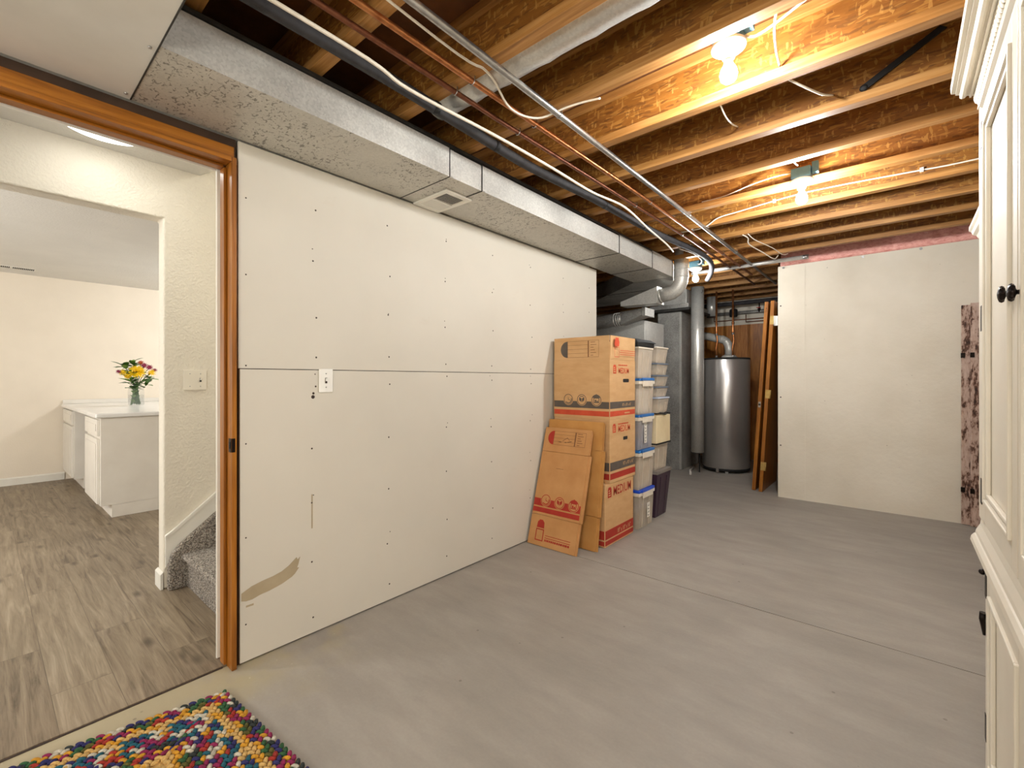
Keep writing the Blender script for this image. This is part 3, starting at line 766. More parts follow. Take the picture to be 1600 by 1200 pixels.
cable('white_cable', 'second hanging white cable near upper left corner of painted concrete wall',
      [(-.94,4.07,2.386),(-.92,4.2,2.365),(-.85,4.5,2.352),(-.82,4.8,2.35),(-.80,4.93,2.382)], .0035)
cable('white_cable', 'white cable looping over to the bulb holder in the utility nook',
      [(-1.52,4.12,2.384),(-1.46,4.30,2.372),(-1.45,4.5,2.350),(-1.51,4.66,2.352),(-1.57,4.72,2.368)], .005)
b = MB(); yk = JY(1)-.036
b.hexa([(-.13,yk-.014,2.452),(-.10,yk-.014,2.440),(.14,yk-.014,2.575),(.12,yk-.014,2.59)], [(-.13,yk-.004,2.452),(-.10,yk-.004,2.440),(.14,yk-.004,2.575),(.12,yk-.004,2.59)], 'rubber')
b.ball((-.117,yk-.01,2.444), (.016,.012,.014), 'rubber', 10, 6)
tag(b.build('rubber_strap'), 'black rubber strap slanting across joist web right of near bulb', 'strap')
b = MB(); b.tube([(-1.75,5.12,2.37),(-.70,5.12,2.37)], .0195, 'galv_shiny', 12); b.tube([(-.705,5.12,2.37),(-.66,5.12,2.37)], .022, 'steel', 12)
tag(b.build('steel_pipe'), 'horizontal grey steel pipe ending above corner of painted concrete wall', 'pipe')

# ================================================================== BULBS
def lamp(name, label, x, y, z, box=None, bm='bulb2'):
    """keyless porcelain holder with a bare bulb; z = underside of what it is fixed to"""
    t = thing(name, label, 'light', (x, y, z-.16), 'bare bulbs in the open ceiling')
    if box: MB().box(x-.05, x+.05, y-.045, y+.055, z, z+.06, 'bluebox').build('junction_box', t, bevel=.004); MB().box(x+.052, x+.085, y-.02, y+.02, z+.02, z+.085, 'bluebox').build('box_tab', t, bevel=.003)
    MB().lathe([(.055,-.002),(.062,-.008),(.060,-.018),(.040,-.030),(.024,-.036),(.022,-.055),(.019,-.056)], (x,y,z), 'porcelain', 28).build('lamp_holder', t)
    MB().lathe([(.0135,-.057),(.0135,-.066)], (x,y,z), 'brass', 16).build('bulb_cap', t)
    MB().lathe([(.0135,-.0665),(.016,-.078),(.027,-.098),(.031,-.115),(.027,-.133),(.015,-.144),(.003,-.147)], (x,y,z), bm, 24).build('bulb', t)
    return t
lamp('bare_bulb', 'bare lit bulb on white porcelain holder nearest the camera', -.49, 1.83, 2.462, True, 'bulb')
lamp('bare_bulb', 'bare lit bulb under a blue junction box in the middle of ceiling', -.445, 3.185, 2.392, True)
lamp('bare_bulb', 'bare lit bulb in the utility nook beside the galvanized elbow', -1.585, 4.745, 2.34, True, 'bulb3')

# ================================================================== SWITCH ON DRYWALL
t = thing('light_switch', 'white single light switch plate on bare drywall by the doorway', 'switch', (XW, 1.085, 1.138))
MB().box(XW+.0004, XW+.007, 1.050, 1.120, 1.138, 1.252, 'porcelain').build('plate', t, bevel=.003)
b = MB(); b.box(XW+.007, XW+.0085, 1.080, 1.090, 1.182, 1.208, 'nail'); b.box(XW+.0085, XW+.019, 1.0815, 1.0885, 1.192, 1.206, 'porcelain'); b.build('toggle', t)
b = MB()
for z in (1.163, 1.228): MB().lathe([(.0035,0),(.0025,.0015)], (XW+.007,1.085,z), 'steel', 8, 'x').build('screw', t)

# ================================================================== CARDBOARD BOXES
def icon_row(pm_, F, xs, y, r, mat, bg):
    for i, x in enumerate(xs):
        O, U, V, N = F
        pts = [(x+r*1.12*math.cos(2*PI*k/28), y+r*1.12*math.sin(2*PI*k/28)) for k in range(28)]
        pm_.poly(F, pts, bg, .0012); pm_.ring(F, x, y, r*.9, r*1.02, mat, off=.0018)
        if i == 0:
            pm_.ring(F, x, y, r*.62, r*.80, mat, -2.4, .3, 16, .0018); pm_.poly(F, [(x-r*.1,y-r*.05),(x+r*.45,y-r*.25),(x+r*.45,y-r*.13),(x-r*.05,y+r*.06)], mat, .0018); pm_.poly(F, [(x-r*.06,y),(x+r*.05,y),(x+r*.02,y+r*.45),(x-r*.06,y+r*.45)], mat, .0018)
        elif i == 1:
            pm_.poly(F, [(x-r*.55,y-r*.1),(x-r*.05,y-r*.45),(x-r*.05,y+r*.2),(x-r*.55,y+r*.5)], mat, .0018); pm_.poly(F, [(x+r*.05,y-r*.45),(x+r*.55,y-r*.1),(x+r*.55,y+r*.5),(x+r*.05,y+r*.2)], mat, .0018)
            pm_.rect(F, x-r*.4, y+r*.55, x+r*.4, y+r*.68, mat, .0018)
        else:
            pm_.poly(F, [(x-r*.95,y+r*.42),(x+r*.95,y+r*.42),(x,y+r*1.12)], mat, .0020); pm_.outline(F, x-r*.6, y-r*.55, x+r*.6, y+r*.42, r*.13, mat, .0018)
            pm_.rect(F, x-r*.32, y-r*.4, x-r*.02, y+r*.05, mat, .0018); pm_.rect(F, x+.06*r, y-r*.4, x+.38*r, y-r*.12, mat, .0018)
def address_block(P, F, x0, y0, w, h, mat):
    P.ring(F, x0+h*.5, y0+h*.5, .0, h*.5, mat, PI/2, 3*PI/2, 18, .0010)
    P.outline(F, x0+h*.5, y0, x0+w, y0+h, .0022, 'line')
    for k in range(1, 4): P.rect(F, x0+h*.5, y0+h*k/4-.001, x0+w*.72, y0+h*k/4+.001, 'line')
    P.rect(F, x0+w*.72, y0, x0+w*.75, y0+h, 'line')
    for k in range(6): P.rect(F, x0+w*.79, y0+h*(k+.6)/6.4, x0+w*(.86+.1*((k*37 % 10)/10)), y0+h*(k+.6)/6.4+.004, 'line')
def small_print(P, F, x, y, w, h, mat, n=9, off=.001):
    """a line of print too small to read: a run of short ink marks"""
    rs = random.Random(int(1000*(x+y+w))); u = 0
    while u < w-.004:
        l = min(rs.uniform(.5, 1.3)*w/n, w-u); P.rect(F, x+u, y, x+u+l*.8, y+h, mat, off); u += l
def house_mark(P, F, x, y, s, mat, bg='card'):
    P.poly(F, [(x,y),(x+s,y),(x+s,y+s*1.05),(x+s*.8,y+s*1.35),(x+s*.2,y+s*1.35),(x,y+s*1.05)], mat, .001)
    for k in range(3): P.rect(F, x+s*.18, y+s*(.22+.3*k), x+s*(.75-.1*k), y+s*(.36+.3*k), bg, .0016)
def box_closed(label, x0, x1, y0, y1, z0, z1, style):
    t = thing('cardboard_box', label, 'box', ((x0+x1)/2, (y0+y1)/2, z0), 'stacked moving boxes')
    MB().box(x0, x1, y0, y1, z0, z1-.004, 'card').build('body', t, bevel=.004)
    f = MB(); f.box(x0+.002, x1-.002, y0+.002, (y0+y1)/2-.001, z1-.0035, z1, 'card'); f.box(x0+.002, x1-.002, (y0+y1)/2+.001, y1-.002, z1-.0035, z1, 'card'); f.build('flap', t)
    P = MB(); PB = MB(); P2 = MB(); w = y1-y0; h = z1-z0; d = x1-x0
    FX = fr((x1,y0,z0), (0,1,0), (0,0,1)); FY = fr((x0,y0,z0), (1,0,0), (0,0,1))
    if style == 'red':
        house_mark(P, FX, w*.09, h*.78, .055, 'red'); P.text(FX, w*.27, h*.79, 'MEDIUM', .094, 'red', squeeze=.82)
        for Q, F, L in ((PB, FX, w), (P2, FY, d)): Q.rect(F, .004, .055, L-.004, .118, 'red'); Q.rect(F, .004, .012, L-.004, .045, 'red')
        PB.text(FX, w*.40, .066, '18" x 18" x 16"', .045, 'card', .0016, .8)
    else:
        house_mark(P, FX, w*.10, h*.79, .048, 'orange'); P.text(FX, w*.30, h*.79, 'MEDIUM', .066, 'orange', squeeze=.8); small_print(P, FX, w*.30, h*.905, .17, .010, 'orange')
        PB.text(FX, w*.48, .110, '18" x 18" x 16"', .036, 'card', .0016, .8)
        for Q, F, L in ((PB, FX, w), (P2, FY, d)): Q.rect(F, .004, .088, L-.004, .150, 'gray'); Q.rect(F, .004, .026, L-.004, .070, 'red')
        hole = [(w*.60+.026*math.cos(a)*(1 if abs(math.cos(a)) < .7 else 1.1), h*.70+.013*math.sin(a)) for a in [2*PI*k/16 for k in range(16)]]
        MB().poly(FX, [(w*.50,h*.655),(w*.51,h*.645),(w*.66,h*.645),(w*.67,h*.655),(w*.67,h*.69),(w*.66,h*.70),(w*.51,h*.70),(w*.50,h*.69)], 'ink', .001).build('hand_hole', t)
    P.build('side_print', t); PB.build('side_band_print', t); P2.build('front_print', t); return t
box_closed('cardboard moving box with red MEDIUM lettering, bottom of the box stack', -2.06, -1.592, 2.884, 3.335, .001, .447, 'red')
box_closed('cardboard moving box with grey and red bands, middle of the box stack', -2.075, -1.588, 2.948, 3.362, .4475, .908, 'std')
x0, x1, y0, y1, z0, z1 = -2.078, -1.590, 2.950, 3.362, .9085, 1.345
t = thing('cardboard_box', 'open cardboard moving box with raised flaps, top of the box stack', 'box', ((x0+x1)/2, (y0+y1)/2, z0), 'stacked moving boxes')
b = MB(); k = .005
b.box(x0, x1, y0, y1, z0, z0+k, 'card'); b.box(x0, x1, y0, y0+k, z0+k, z1, 'card'); b.box(x0, x1, y1-k, y1, z0+k, z1, 'card')
b.box(x0, x0+k, y0+k, y1-k, z0+k, z1, 'card'); b.box(x1-k, x1, y0+k, y1-k, z0+k, z1, 'card'); b.build('body', t)
zt = 1.520
bx(x0+.004, x1-.004, y0, y0+k, z1+.001, zt, 'card').build('flap', t); bx(x0+.004, x1-.004, y1-k, y1, z1+.001, zt-.01, 'card').build('flap', t)
b = MB(); b.hexa([(x1-k,y0+.006,z1+.001),(x1,y0+.006,z1+.001),(x1,y1-.006,z1+.001),(x1-k,y1-.006,z1+.001)], [(x1-k+.004,y0+.008,zt),(x1+.004,y0+.008,zt),(x1+.004,y1-.008,zt),(x1-k+.004,y1-.008,zt)], 'card'); b.build('flap', t)
bx(x0, x0+k, y0+.006, y1-.006, z1+.001, zt-.005, 'card').build('flap', t)
P = MB(); PB = MB(); P2 = MB(); P3 = MB(); P4 = MB(); FX = fr((x1,y0,z0), (0,1,0), (0,0,1)); FY = fr((x0,y0,z0), (1,0,0), (0,0,1)); w = y1-y0; h = z1-z0; d = x1-x0
for Q, F, L in ((PB, FX, w), (P2, FY, d)): Q.rect(F, .004, .078, L-.004, .128, 'gray'); Q.rect(F, .004, .022, L-.004, .060, 'orange')
icon_row(P2, FY, (.135, .255, .38), .140, .040, 'gray', 'card')
address_block(P3, FY, .065, .458, .335, .125, 'gray')
house_mark(P, FX, .050, .335, .048, 'orange'); P.text(FX, .13, .338, 'MEDIUM', .058, 'orange', squeeze=.8); small_print(P, FX, .13, .394, .15, .009, 'orange')
MB().poly(FX, [(.205,.276),(.212,.270),(.296,.270),(.303,.276),(.303,.290),(.296,.296),(.212,.296),(.205,.290)], 'ink', .001).build('hand_hole', t)
PB.text(FX, .19, .092, '18" x 18" x 16"', .030, 'card', .0016, .8); small_print(PB, FX, .23, .034, .09, .010, 'card', 6, .0016)
FT = fr((x1+.0026,y0,z0), (0,1,0), (.024,0,1))
P4.poly(FT, [(.045,.535),(.11,.535),(.115,.565),(.10,.598),(.055,.598),(.04,.565)], 'orange', .002); P4.outline(FT, .045, .455, .115, .53, .004, 'orange', .002)
for k2, yy in enumerate((.505, .490, .475)): P4.rect(FT, .13, yy, .385-.03*k2*0, yy+.004, 'orange', .002)
P.build('side_print', t); PB.build('side_band_print', t); P2.build('front_print', t); P3.build('address_print', t); P4.build('flap_print', t)
# flattened boxes leaning on the stack
def flat_box(label, loc, tilt, w, hs, thick, style, yaw=0):
    t = thing('flattened_box', label, 'flattened box', loc, 'flattened boxes leaning on the stack', (-tilt, 0, yaw))
    H = sum(hs); mat = 'card_d' if style == 'print' else 'card_y'
    z = 0
    for i, h in enumerate(hs):
        b = MB(); b.box(0, w, 0, .005, z+.001, z+h-.001, mat); b.build('flap' if i != 1 else 'front_panel', t, local=True, bevel=.001)
        z += h
    for j in range(1, int(thick/.0065)):
        b = MB(); o = random.uniform(-.006, .010)
        b.box(.006+o, w+o+.006, .0065*j, .0065*j+.0045, .001, hs[0]-.004+random.uniform(-.01,0), mat); b.box(.002, w+.012+o, .0065*j, .0065*j+.0045, hs[0], hs[0]+hs[1], mat); b.box(.012, w-.004+o, .0065*j, .0065*j+.0045, hs[0]+hs[1]+.003, H-.006-.01*(j % 3), mat)
        b.build('inner_panel', t, local=True)
    if style == 'print':
        P = MB(); F = fr((0,0,0), (1,0,0), (0,0,1))
        P.rect(F, .002, hs[0]+.018, w-.002, hs[0]+.052, 'red'); P.rect(F, .002, hs[0]+.062, w-.002, hs[0]+.115, 'red')
        icon_row(P, F, (.105, .225, .345), hs[0]+.108, .040, 'red', 'card_d')
        P.build('band_print', t, local=True); P = MB()
        address_block(P, F, .035, hs[0]+hs[1]+.055, .33, .105, 'red')
        for q in (((.17,.03),(.21,.055)),((.21,.055),(.23,.035)),((.13,.022),(.16,.018)),((.19,.018),(.25,.030))):
            (a, c), (e, g) = q; zz = hs[0]+hs[1]+.058; P.poly(F, [(a,zz+c),(e,zz+g),(e,zz+g+.003),(a,zz+c+.003)], 'ink')
        P.build('address_print', t, local=True); P = MB()
        P.poly(F, [(.062,.125),(.128,.125),(.124,.165),(.108,.182),(.082,.182),(.066,.165)], 'red'); P.outline(F, .06, .035, .13, .118, .007, 'red')
        for k2, yy in enumerate((.078, .062)): P.rect(F, .145, yy, .36, yy+.004, 'red')
        small_print(P, F, .145, .040, .215, .014, 'red', 14)
        P.build('logo_print', t, local=True); MB().rect(F, .15, .56, .215, .563, 'line').build('ink_line', t, local=True)
    return t
flat_box('flattened cardboard box with red printed icons, front of the leaning ones', (-2.085, 2.62, .002), math.atan(.245/.86), .405, (.215,.465,.185), .026, 'print')
flat_box('plain yellowish flattened cardboard box, tallest, leaning behind the printed one', (-2.085, 2.775, .002), math.atan(.125/.90), .475, (.235,.46,.205), .028, 'plain')

# ================================================================== STORAGE BINS
def bin_(label, x1, y0, y1, z0, h, depth, body, lid, latch=None, content=None, paper=None, group='stacked clear storage bins', name='storage_bin', lidh=.02, taper=.012, lab=None, short=''):
    x0 = x1-depth
    t = thing(name, label, 'bin', ((x0+x1)/2, (y0+y1)/2, z0), group)
    zt = z0+h-lidh; k = .003
    def shell(a):   # outer ring at height fraction a, inset b
        g = taper*(1-a); return [(x0+g,y0+g),(x1-g,y0+g),(x1-g,y1-g),(x0+g,y1-g)]
    lo, hi = shell(0), shell(1); b = MB()
    for i in range(4):
        j = (i+1) % 4
        b.add([(*lo[i],z0+.001),(*lo[j],z0+.001),(*hi[j],zt),(*hi[i],zt)], [(0,1,2,3)], body)
    b.add([(*p,z0+.001) for p in lo], [(0,1,2,3)], body)
    # vertical ribs
    for yy in (.28, .72):
        y = y0+(y1-y0)*yy; b.hexa([(x1-taper-.002,y-.006,z0+.01),(x1-taper+.004,y-.006,z0+.01),(x1-taper+.004,y+.006,z0+.01),(x1-taper-.002,y+.006,z0+.01)], [(x1-.004,y-.006,zt-.03),(x1+.003,y-.006,zt-.03),(x1+.003,y+.006,zt-.03),(x1-.004,y+.006,zt-.03)], body)
    b.build('body', t)
    b = MB(); g = .007
    b.box(x0-g, x1+g, y0-g, y1+g, zt-.028, zt-.001, 'bin_rim') if latch else None
    b.box(x0-g, x1+g, y0-g, y1+g, zt, zt+lidh-.001, lid); b.build('lid', t, bevel=.004)
    if latch:
        for (ya, yb) in ((y0+.03, y1-.03),):
            l = MB(); l.box(x1+g, x1+g+.010, ya, yb, zt+.002, zt+lidh+.004, latch); l.box(x1+g, x1+g+.008, ya+.02, yb-.02, zt-.045, zt+.002, 'bin_rim'); l.build('latch', t, bevel=.003)
        l = MB(); l.box(x1-.20, x1-.05, y0-g-.010, y0-g, zt+.002, zt+lidh+.004, latch); l.build('latch', t, bevel=.003)
    if paper:
        p = MB(); yc = (y0+y1)/2; a, c, e, q = paper
        F = fr((x1-taper*.5+.006, y0, z0), (0,1,0), (0,0,1)); p.rect(F, a, c, e, q, 'paper', 0)
        if lab:
            # handwriting too small to read, written up the strip
            F2 = fr((x1-taper*.5+.006, y0+a, z0+c), (0,1,0), (0,0,1))
            for k in range(int((q-c)/.026)):
                zz = .012+.026*k; p.rect(F2, .012, zz, e-a-.012, zz+.004, 'ink'); p.rect(F2, .012+.02*(k % 2), zz+.004, .017+.02*(k % 2), zz+.015, 'ink')
        p.build('paper_label', t)
    if content:
        for i, (mat, fz0, fz1) in enumerate(content):
            o = MB(); o.box(x0+.03, x1-.022, y0+.022, y1-.022, z0+.006+fz0*(h-.05), z0+.006+fz1*(h-.05)-.002, mat)
            tag(o.build('folded_cloth', bevel=.015, seg=3), '%s folded cloth showing through %s%s' % ({'cloth1':'blue','cloth2':'cream','cloth3':'brown','paper':'white'}[mat], '' if len(content) == 1 else 'lower half of ' if i == 0 else 'upper half of ', short), 'cloth', 'folded cloth in the bins')
    return t
BX = -1.575; Y0, Y1 = 3.402, 3.685
bin_('clear storage bin with bright blue lid, on the floor right of the boxes', BX, Y0, Y1, .001, .312, .46, 'bin', 'blue', 'blue', [('cloth3',0,.45),('cloth1',.45,.75)], (.15,.07,.205,.19), lab=True, short='the bottom blue-lidded bin')
bin_('clear storage bin with medium blue lid, second from floor right of boxes', BX, Y0, Y1, .3145, .318, .46, 'bin', 'sky', 'sky', [('cloth2',0,.85)], short='second bin from the floor')
bin_('smoky storage bin with long paper label, third from floor right of boxes', BX-.004, Y0, Y1, .634, .283, .46, 'bin_b', 'sky', 'sky', [('cloth1',0,.4),('cloth3',.4,.7)], (.105,.05,.155,.22), lab=True, short='the smoky bin with long label')
bin_('clear storage bin with white papers inside, fourth from floor right of boxes', BX, Y0, Y1, .9185, .291, .46, 'bin', 'sky', 'sky', [('paper',0,.85)], short='fourth bin from the floor')
bin_('milky white storage bin, topmost of the stack right of the boxes', BX-.004, Y0, Y1-.015, 1.211, .252, .46, 'bin', 'bin_rim', None, [('cloth2',0,.9)], lidh=.016, short='the topmost milky bin')
b = MB(); b.box(-2.03, -1.575, 3.385, 3.70, 1.4645, 1.50, 'blackp'); b.hexa([(-2.03,3.39,1.50),(-1.58,3.39,1.50),(-1.56,3.72,1.50),(-2.03,3.72,1.50)], [(-1.98,3.43,1.532),(-1.62,3.43,1.532),(-1.60,3.69,1.527),(-1.98,3.69,1.532)], 'blackp')
tag(b.build('equipment_case', bevel=.006), 'flat black case lying on top of the front bin stack', 'case')
# second column
Z1, Z2 = 3.775, 4.045
bin_('dark purple storage tote with grey lid, on the floor behind the clear bins', -1.578, 3.765, 4.065, .001, .412, .40, 'purple', 'grey_lid', None, None, group=None, name='storage_tote', lidh=.03, taper=.034)
bin_('clear lidless-looking bin sitting on the purple tote', -1.60, Z1, Z2, .414, .222, .38, 'bin', 'bin_rim', None, [('cloth2',0,.5)], lidh=.01, short='the bin on purple tote')
t = thing('file_box', 'cream file box with dark base edge, between purple tote stack and small bins', 'box', (-1.78, 3.91, .637))
MB().box(-1.96, -1.585, 3.77, 4.07, .648, .888, 'beige').build('body', t, bevel=.004); MB().box(-1.965, -1.58, 3.765, 4.075, .637, .6475, 'blackp').build('base_edge', t)
b = MB(); b.tube(wob([(-1.64,3.80,.899),(-1.60,3.86,.906),(-1.57,3.93,.898),(-1.60,4.0,.905),(-1.58,4.05,.899)]), .008, 'rubber', 8); b.box(-1.72,-1.62,3.80,3.92,.889,.898,'card')
tag(b.build('strap_bundle'), 'bundle of dark straps lying on top of the cream file box', 'straps')
b = (( .9085, .138, 'pale_blue', 'with pale blue lid, lowest of the small bins'), (1.0475, .092, 'slate', 'with grey-blue lid, second small bin from below'), (1.1405, .098, 'slate', 'with grey-blue lid, third small bin from below'),
     (1.2395, .104, 'slate', 'with grey-blue lid, fourth small bin from below'), (1.3445, .140, 'bin_rim', 'with white lid, top small bin of the rear column'))
for z, h, lid, lab in b:
    bin_('small clear box '+lab, -1.592 if lid != 'pale_blue' else -1.582, 3.79, 4.03, z, h, .36, 'bin', lid, None, [('cloth2',0,.8)], group='small bins of the rear column', name='small_bin', short='the small box '+lab.split(', ')[1], lidh=.014, taper=.016)

# ================================================================== LEANING DOORS
def lean_door(label, xb, yb, tilt, w, extra, yaw=0):
    t = thing('spare_door', label, 'door', (xb, yb, .004), 'spare doors leaning in the nook', (0, tilt, yaw))
    MB().box(0, .035, 0, w, 0, 2.03, 'oak').build('slab', t, local=True, bevel=.002)
    if extra == 'latch':
        b = MB(); b.box(.006, .029, -.0015, .0005, .90, .96, 'steel'); b.build('latch_plate', t, local=True)
        b = MB(); b.lathe([(.011,-.004),(.009,-.001)], (.0175,0,.93), 'blackp', 12, 'y'); b.build('latch_bolt', t, local=True)
        F = fr((.0,0,0), (1,0,0), (0,0,1)); b = MB(); b.ring(F, .017, 1.93, .008, .0105, 'ink', off=.001); b.ring(F, .020, 1.96, .0, .005, 'ink', off=.001); b.build('pencil_marks', t, local=True)
    else:
        for z in (.23, 1.00, 1.78):
            b = MB(); b.box(.004, .050, -.003, -.0005, z, z+.09, 'brass'); b.tube([(.052,-.004,z),(.052,-.004,z+.09)], .006, 'brass', 8); b.build('hinge', t, local=True)
    return t
lean_door('spare oak door with latch plate leaning on edge, left of the two', -1.225, 5.455, math.atan(.125/2.0), .74, 'latch')
lean_door('spare oak door with brass hinges leaning on edge, right of the two', -1.150, 5.415, math.atan(.115/2.0), .74, 'hinge')
# white hinge plate fixed on wall end
b = MB(); b.box(-.985, -.9502, 5.325, 5.329, 1.755, 1.855, 'porcelain'); b.box(-.9545,-.9502,5.325,5.36,1.755,1.855,'porcelain'); b.tube([(-.985,5.323,1.755),(-.985,5.323,1.855)], .005, 'porcelain', 8)
tag(b.build('hinge_plate'), 'white hinge plate sticking out from corner of painted concrete wall', 'hinge')

# ================================================================== FOLDED SCREEN
t = thing('folding_screen', 'folded distressed brown screen leaning at the right end of concrete wall', 'screen', (.6, 5.25, 0))
for i, (xa, y, h) in enumerate(((.388, 5.286, 1.815), (.440, 5.250, 1.825), (.492, 5.214, 1.835))):
    b = MB(); b.box(xa, xa+.40, y, y+.024, .002, h, 'distress'); b.build('leaf', t, bevel=.003)
    b = MB(); b.box(xa-.001, xa+.03, y-.004, y-.0005, h-.14+.0, h-.02, 'distress'); b.box(xa+.008, xa+.012, y-.003, y-.0004, .1, h-.3, 'distress'); b.build('leaf_trim', t)
for i, (xa, y) in enumerate(((.388, 5.286), (.440, 5.250), (.492, 5.214))):
    for z in (1.40, .29): MB().box(xa-.004, xa+.022, y-.006, y-.0042, z-.02, z+.02, 'bronze').build('hinge', t)

# ================================================================== ARMOIRE
a = thing('armoire', 'tall cream armoire with crown moulding and rope trim at right edge', 'armoire', (.46, 1.35, 0))
XF, YE, YN, XL = .180, 1.940, .78, .190      # upper face plane, far end, near end, lower face plane
YS = 1.858                                   # door edge of the far stile
ZC = 2.076
b = MB(); b.box(XF+.0195, .74, YN, YE, .80, ZC-.001, 'arm')
b.build('upper_case', a, bevel=.002)
b = MB(); b.box(XF, XF+.019, YS+.002, YE, .792, ZC-.001, 'arm'); b.box(XF, XF+.019, YN, YN+.06, .792, ZC-.001, 'arm')
b.box(XF, XF+.019, YN+.0605, YS+.0015, 1.972, ZC-.001, 'arm'); b.build('face_frame', a, bevel=.002)
b = MB(); b.box(XL+.0195, .75, YN, 1.905, .06, .694, 'arm'); b.build('lower_case', a, bevel=.002)
b = MB(); b.box(XL, XL+.019, 1.872, 1.905, .06, .694, 'arm'); b.box(XL, XL+.019, YN, YN+.06, .06, .694, 'arm'); b.box(XL, XL+.019, YN+.0605, 1.8715, .665, .694, 'arm'); b.build('lower_face_frame', a, bevel=.002)
MB().box(XL-.012, .755, YN-.005, 1.915, .001, .0595, 'arm').build('plinth', a, bevel=.006)
# waist ledge with a rounded nose
f_ = XF; L = MB(); pr = [(f_+.010,.696),(f_-.006,.698),(f_-.014,.706),(f_-.018,.718),(f_-.016,.730),(f_-.010,.738),(f_,.742),(.75,.742),(.75,.696)]
L.prism(pr, YN-.03, YE+.01, 1, 'arm'); L.build('waist_ledge', a, bevel=.001)
L = MB(); L.prism([(f_-.008,.7425),(f_-.006,.752),(f_+.002,.770),(f_+.006,.7915),(.745,.7915),(.745,.7425)], YN-.005, YE+.002, 1, 'arm'); L.build('ledge_cove', a, bevel=.001)
C = MB(); f_ = XF; prof = [(f_,ZC),(f_-.006,ZC),(f_-.006,ZC+.007),(f_-.010,ZC+.007),(f_-.010,ZC+.003),(f_-.015,ZC+.003),(f_-.015,ZC+.010),(f_-.020,ZC+.012),(f_-.025,ZC+.007),(f_-.032,ZC+.006),(f_-.037,ZC+.011),(f_-.037,ZC+.020),(f_-.046,ZC+.023),(f_-.046,ZC+.028),(f_-.056,ZC+.030),(f_-.058,ZC+.050),(.76,ZC+.050),(.76,ZC)]
C.prism(prof, YN-.06, YE+.068, 1, 'arm'); C.build('crown_moulding', a)
R = MB(); y = YN
while y < YE+.02:
    M3 = Euler((math.radians(-38), 0, 0)).to_matrix(); R.ball((XF-.003, y, 2.042), (.008, .0085, .024), 'arm', 8, 6, M3); y += .0185
R.build('rope_trim', a)
b = MB(); b.box(XF-.003, XF-.0002, YN, YE+.004, 2.008, 2.014, 'arm'); b.build('frieze_bead', a)
b = MB(); b.prism([(XF-.0002,1.974),(XF-.008,1.980),(XF-.011,1.990),(XF-.006,1.996),(XF-.0002,1.998)], YN, YS, 1, 'arm'); b.build('frieze_moulding', a)
def door_panel(xf, y0, y1, z0, z1, nm='door', knob=None, hinges=()):
    dd = MB(); st = .060
    dd.box(xf-.001, xf+.018, y0, y0+st, z0, z1, 'arm'); dd.box(xf-.001, xf+.018, y1-st, y1, z0, z1, 'arm')
    dd.box(xf-.001, xf+.018, y0+st, y1-st, z0, z0+st, 'arm'); dd.box(xf-.001, xf+.018, y0+st, y1-st, z1-st, z1, 'arm')
    dd.box(xf+.008, xf+.018, y0+st, y1-st, z0+st, z1-st, 'arm')
    o = dd.build(nm, a, bevel=.002)
    m = MB(); w = .012
    for g, th in ((0, .016), (.017, .011)):
        ya, yb, za, zb = y0+st+g, y1-st-g, z0+st+g, z1-st-g; X = xf+.008-th
        m.box(X, xf+.0078, ya, ya+w, za, zb, 'arm'); m.box(X, xf+.0078, yb-w, yb, za, zb, 'arm'); m.box(X, xf+.0078, ya+w, yb-w, za, za+w, 'arm'); m.box(X, xf+.0078, ya+w, yb-w, zb-w, zb, 'arm')
    m.build('panel_moulding', o, bevel=.003)
    if knob:
        yk, zk = knob; k = MB(); X = xf-.001
        k.lathe([(.009,0),(.010,-.002),(.0045,-.004),(.004,-.009),(.008,-.011),(.0145,-.0125),(.0165,-.016),(.0145,-.020),(.008,-.022),(.002,-.023)], (X, yk, zk), 'bronze', 32, 'x', rib=(8,.09)); k.build('knob', o)
    for z in hinges:
        h = MB(); h.box(xf-.003, xf-.0012, y1-.004, y1+.022, z-.036, z+.036, 'bronze'); h.build('hinge', o)
    return o
door_panel(XF, 1.349, YS, .800, 1.970, knob=(1.396, 1.379), hinges=(1.900, 1.375, .880))
door_panel(XF, .842, 1.341, .800, 1.970, knob=(1.286, 1.367))
door_panel(XL, 1.349, 1.870, .07, .662, 'lower_door', hinges=(.610, .20)); door_panel(XL, .842, 1.341, .07, .662, 'lower_door')
MB().ball((XL-.007, 1.897, .640), .0085, 'bronze', 10, 8).build('hinge_finial', a)
MB().tube([(XL-.005,1.902,.520),(XL-.007,1.904,.50),(XL-.002,1.904,.455)], [.008,.007,.004], 'bronze', 10).build('hinge_finial', a)
# second cabinet further along the right wall
b2 = thing('cream_cabinet', 'second cream cabinet mostly hidden behind armoire, only its crown showing', 'cabinet', (.66, 3.0, 0))
MB().box(.362, .98, 2.35, 3.66, .001, 2.03, 'arm').build('case', b2, bevel=.003)
C = MB(); C.prism([(.362,1.985),(.352,1.99),(.350,2.0),(.340,2.006),(.333,2.02),(.318,2.028),(.312,2.045),(.302,2.052),(.302,2.072),(.985,2.072),(.985,2.032),(.362,2.032)], 2.30, 3.70, 1, 'arm'); C.build('crown_moulding', b2)
for y in (2.72, 3.30): MB().box(.350, .3615, y-.27, y+.27, .12, 1.95, 'arm').build('door', b2, bevel=.004)

